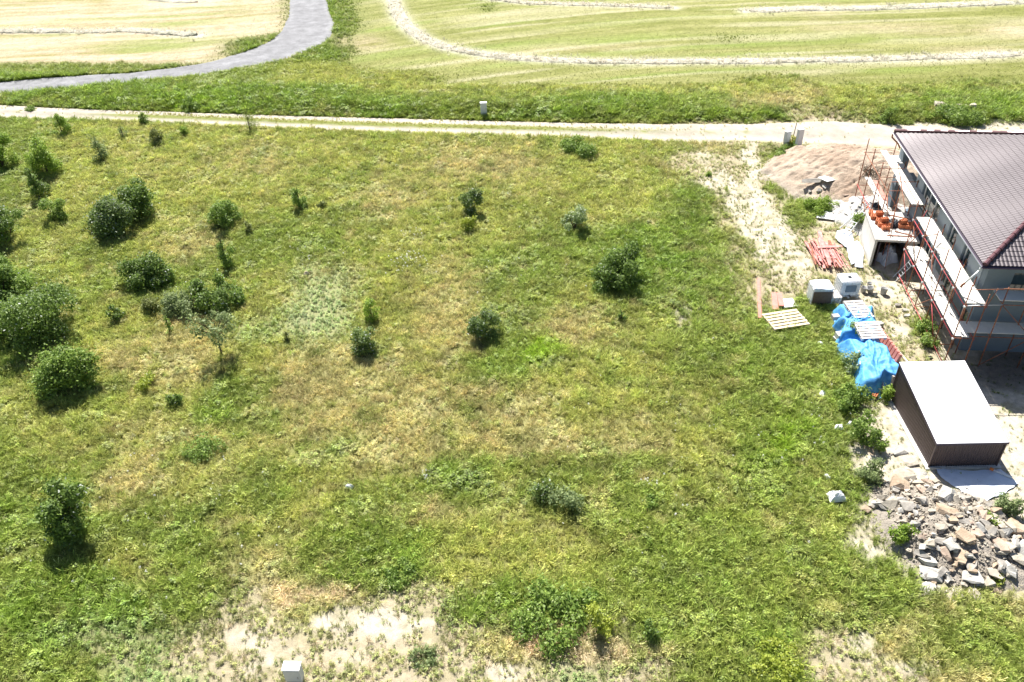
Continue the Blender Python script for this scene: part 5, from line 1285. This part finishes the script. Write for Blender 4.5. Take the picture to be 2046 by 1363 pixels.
def field(y0, y1, dmax, k=1.0):
    xm = .645*y1+8; A_ = 2*xm*(y1-y0); n = int(A_*dmax*k); gx, gy = cands(n, -xm, xm, y0, y1)
    keep = np.abs(gx) < .60*np.hypot(gy, 28)*1.0+3; gx = gx[keep]; gy = gy[keep]
    W_, px, py = weights(gx, gy); 
    ok = (px > -90) & (px < 2136) & (py > -60) & (py < 1440); gx, gy, W_, px, py = gx[ok], gy[ok], W_[ok], px[ok], py[ok]
    dn = W_ @ DENS*k
    soil_ = W_[:, KI['S']]+W_[:, KI['M']]; cn = fbm(gx*1.9+9, gy*1.9, 48, 5); dn = dn*(1-soil_*(1-np.clip((cn-.39)*12, .06, 2.0)))
    tin = inpoly(gx, gy, TRACKP); edge = np.zeros(len(gx))
    dn = np.where(tin, np.where((fbm(gx*1.2, gy*1.2, 83, 4) > .56) & (px < 1650), 3., .15), dn)
    midc = (at(np.clip(px, -800, 2800), np.interp(px, [-200, 290, 480, 760, 1000, 1200, 1500], [221, 229, 238.5, 248.5, 256, 260, 264]))[:, 1])
    strip_ = tin & (np.abs(gy-midc) < .38) & (px > 230) & (px < 1420); dn = np.where(strip_, np.interp(px, [230, 500, 1100, 1420], [10, 40, 36, 4]), dn)
    bad = np.zeros(len(gx), bool)
    for P in BLK: bad |= inpoly(gx, gy, P)
    mo = ((gx-mc[0]-.3)/6.0)**2+((gy-mc[1])/5.2)**2 < 1; ru = ((gx-rc[0])/2.6)**2+((gy-rc[1])/3.2)**2 < 1
    dn = np.where(mo | ru, dn*.05, dn)
    dn[bad] = 0
    acc = RNG.random(len(gx))*dmax*k < dn
    gx, gy, W_, tin = gx[acc], gy[acc], W_[acc], tin[acc]
    cum = np.cumsum(W_, 1); ch = np.minimum((RNG.random(len(gx))[:, None] > cum).sum(1), len(KEYS)-1)
    c = .35*TCOL[ch]+.65*(W_ @ TCOL)
    pt = fbm(gx*1.3+11, gy*1.3, 41); f1 = vnoise(gx*4, gy*4, 42)
    c = c*(.66+.52*pt+.20*f1)[:, None]*(1-.22*np.clip((fbm(gx*1.0+60, gy*1.0, 47)-.56)*8, 0, 1))[:, None]*(1+RNG.normal(size=len(gx))*.15)[:, None]
    warm = RNG.normal(size=len(gx))*.05+.14*(fbm(gx*.8, gy*.8, 43)-.5); c[:, 0] *= 1+warm; c[:, 2] *= 1+warm
    far_ = (gy > 80)[:, None]; c = np.where(far_, (W_ @ TCOL)*(1+RNG.normal(size=(len(gx), 1))*.12), c)
    hh = np.where(gy > 80, (W_**2 @ THGT)/(W_**2).sum(1), .5*THGT[ch]+.5*(W_ @ THGT)); verge = sstep(0., 1.5, gy-ytrack(gx))*sstep(9, 6, gy-ytrack(gx))
    hh = hh*(.55+.9*fbm(gx*1.7, gy*1.7, 44))*(.8+.4*RNG.random(len(gx)))*(1+.35*verge)
    hh = np.where(tin, .14, hh); c = np.where(tin[:, None], np.array([.38, .38, .09]), c)
    kd = RNG.integers(0, 3, len(gx)); r_ = RNG.random(len(gx)); K = np.array(KEYS)[ch]
    kd = np.where(np.isin(K, ['D', 'T', 'Y']) & (r_ < .45), 3, kd); kd = np.where(np.isin(K, ['W']) & (r_ < .85), 4+(r_ < .4), kd); kd = np.where(np.isin(K, ['M', 'S', 'A', 'G']) & (r_ > .88), 4, kd); kd = np.where((K == 'M') & (r_ > .62), 4+(r_ > .8), kd); kd = np.where((K == 'M') & (r_ < .2), 3, kd); c = np.where(((K == 'M') & (r_ < .2))[:, None], np.array([.50, .43, .26]), c)
    lf = fbm(gx*.6+5, gy*.6, 45); kd = np.where((lf > .64) & (r_ > .5) & ~np.isin(K, ['P', 'F']), 4, kd)
    P3 = np.stack([gx, gy, hgt(gx, gy)], 1); P3[:, 2] += np.where(tin, .05, 0); wn = np.zeros(1)
    sel = (P3[:, 1] < 90) | (RNG.random(len(gx)) < .6)
    return P3[sel], np.clip(c, .01, .9)[sel], (hh/.4)[sel], kd[sel]
GK = 1.0
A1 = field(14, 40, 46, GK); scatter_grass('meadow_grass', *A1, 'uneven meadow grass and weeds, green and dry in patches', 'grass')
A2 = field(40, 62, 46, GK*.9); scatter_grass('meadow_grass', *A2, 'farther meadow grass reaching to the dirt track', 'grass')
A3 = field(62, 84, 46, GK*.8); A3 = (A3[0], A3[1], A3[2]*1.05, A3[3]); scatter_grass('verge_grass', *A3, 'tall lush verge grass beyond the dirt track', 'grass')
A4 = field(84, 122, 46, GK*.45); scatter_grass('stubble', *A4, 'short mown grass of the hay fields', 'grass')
print('tufts', len(A1[0]), len(A2[0]), len(A3[0]), len(A4[0]))

fl = []
for (fx_, fy_, rx_, ry_, n_) in ((815, 522, 40, 22, 60), (825, 470, 26, 10, 22), (850, 955, 12, 10, 12), (1295, 968, 22, 12, 12), (620, 500, 60, 40, 20), (300, 1020, 250, 200, 60), (1400, 900, 250, 200, 45), (1000, 500, 200, 120, 40), (90, 420, 90, 120, 25), (1640, 850, 50, 60, 16)):
    for _ in range(n_): fl.append((fx_+RNG.normal()*rx_*.55, fy_+RNG.normal()*ry_*.55))
fl = np.array(fl); Pf = atg(fl[:, 0], fl[:, 1]); Pf[:, 2] += .16; nf = len(Pf)
scatter_grass('white_flowers', Pf, np.tile([[.62, .63, .58]], (nf, 1)), .13+.15*RNG.random(nf), np.full(nf, 5), 'small white meadow flowers scattered through the grass', 'flowers')

# hay windrows: low ridges of loose cut hay (nobody could count it)
def windrow(name, pts, w_, h_, label, dk=.35, seed=1):
    P = np.array([ag(*p)[:2] for p in pts]); d = np.r_[0, np.cumsum(np.linalg.norm(np.diff(P, axis=0), axis=1))]; n = int(d[-1]/.12); t = np.linspace(0, d[-1], n)
    c = np.stack([np.interp(t, d, P[:, i]) for i in (0, 1)], 1)
    ker = np.ones(25)/25
    for i in (0, 1): c[:, i] = np.convolve(np.r_[[c[0, i]]*12, c[:, i], [c[-1, i]]*12], ker, 'valid')
    tg = np.gradient(c, axis=0); tg /= np.linalg.norm(tg, axis=1, keepdims=True); nn = np.stack([-tg[:, 1], tg[:, 0]], 1)
    K = 11; s = np.linspace(-1, 1, K); wd = w_*(.6+.8*fbm(t*.35, t*0+seed, seed))*np.minimum(1, np.minimum(t, d[-1]-t)/2+.15)
    Q = c[:, None]+nn[:, None]*(s[None, :, None]*wd[:, None, None]*.5); xx = Q[..., 0].ravel(); yy = Q[..., 1].ravel()
    hh = h_*(1-s[None]**2)**.8*(.35+1.2*fbm(t*.8, t*0+seed+3, seed))[:, None]; hh = hh.ravel()*(.6+.8*fbm(xx*4, yy*4, seed))+.06*(vnoise(xx*9, yy*9, seed)-.3)
    z = hgt(xx, yy)+np.where(np.abs(np.tile(s, n)) > .99, -.05, hh); 
    ix = np.arange(n*K).reshape(n, K); q = np.stack([ix[:-1, :-1], ix[1:, :-1], ix[1:, 1:], ix[:-1, 1:]], -1).reshape(-1, 4)[:, ::-1]
    V = np.stack([xx, yy, z], 1)
    if np.cross(V[q[5, 1]]-V[q[5, 0]], V[q[5, 2]]-V[q[5, 0]])[2] < 0: q = q[:, ::-1]
    nz = fbm(xx*3, yy*3, seed+7); cc = np.array([.64, .60, .48])*(.75+.4*nz)[:, None]; g_ = (np.clip(fbm(xx*.7, yy*.7, seed+8)-.5, 0, 1)*dk*2.2)[:, None]; cc = cc*(1-g_)+np.array([.28, .31, .2])*g_
    o = npmesh(name, V, q, M_hay, {'gcol': cc}, smooth=False); tag(o, label, 'hay row', kind='stuff')
windrow('hay_row', [(786, -40), (785, 0), (796, 30), (815, 55), (848, 78), (890, 95), (950, 107), (1050, 117), (1200, 124), (1400, 123), (1600, 121), (1800, 117), (2046, 108), (2150, 104)], 1.6, .14, 'long pale hay row curving across the right field', .5, 3)
windrow('hay_row', [(940, -6), (1050, 6), (1150, 9), (1250, 12), (1330, 15), (1345, 16)], 1.2, .12, 'short hay row at the top of the photo, middle', .3, 5)
windrow('hay_row', [(1490, 22), (1600, 18), (1700, 18), (1790, 15), (1900, 10), (2046, 5), (2150, 2)], 1.8, .18, 'upper right hay row with dark tufts', .9, 7)
windrow('hay_row', [(-60, 63), (100, 63), (200, 64), (260, 60), (320, 65), (400, 71)], 1.4, .2, 'hay row with dark tufts in the left pale field', 1.2, 9)
windrow('hay_row', [(280, -3), (340, 2), (400, 5)], 1.2, .14, 'small hay row at the top left', .8, 11)

hs = []
for pts_, wd_ in WR:
    Pw = atg(np.array([p[0]*1. for p in pts_]), np.array([p[1]*1. for p in pts_]))[:, :2]
    d_ = np.r_[0, np.cumsum(np.linalg.norm(np.diff(Pw, axis=0), axis=1))]; n_ = int(d_[-1]*22); t_ = RNG.random(n_)*d_[-1]
    q_ = np.stack([np.interp(t_, d_, Pw[:, i]) for i in (0, 1)], 1)+RNG.normal(size=(n_, 2))*.5*(.5+vnoise(t_*.7, t_*0, 66))[:, None]
    hs.append(np.c_[q_, hgt(q_[:, 0], q_[:, 1])+.04])
hs = np.concatenate(hs); nh = len(hs); hcx = np.array([.62, .58, .44])*(.55+.6*RNG.random((nh, 1))); dk_ = RNG.random(nh) < .10; hcx[dk_] = np.array([.20, .22, .12])
scatter_grass('loose_hay', hs, hcx, .35+.4*RNG.random(nh), RNG.integers(2, 4, nh), 'loose cut hay strewn along the rows of the mown fields', 'hay')
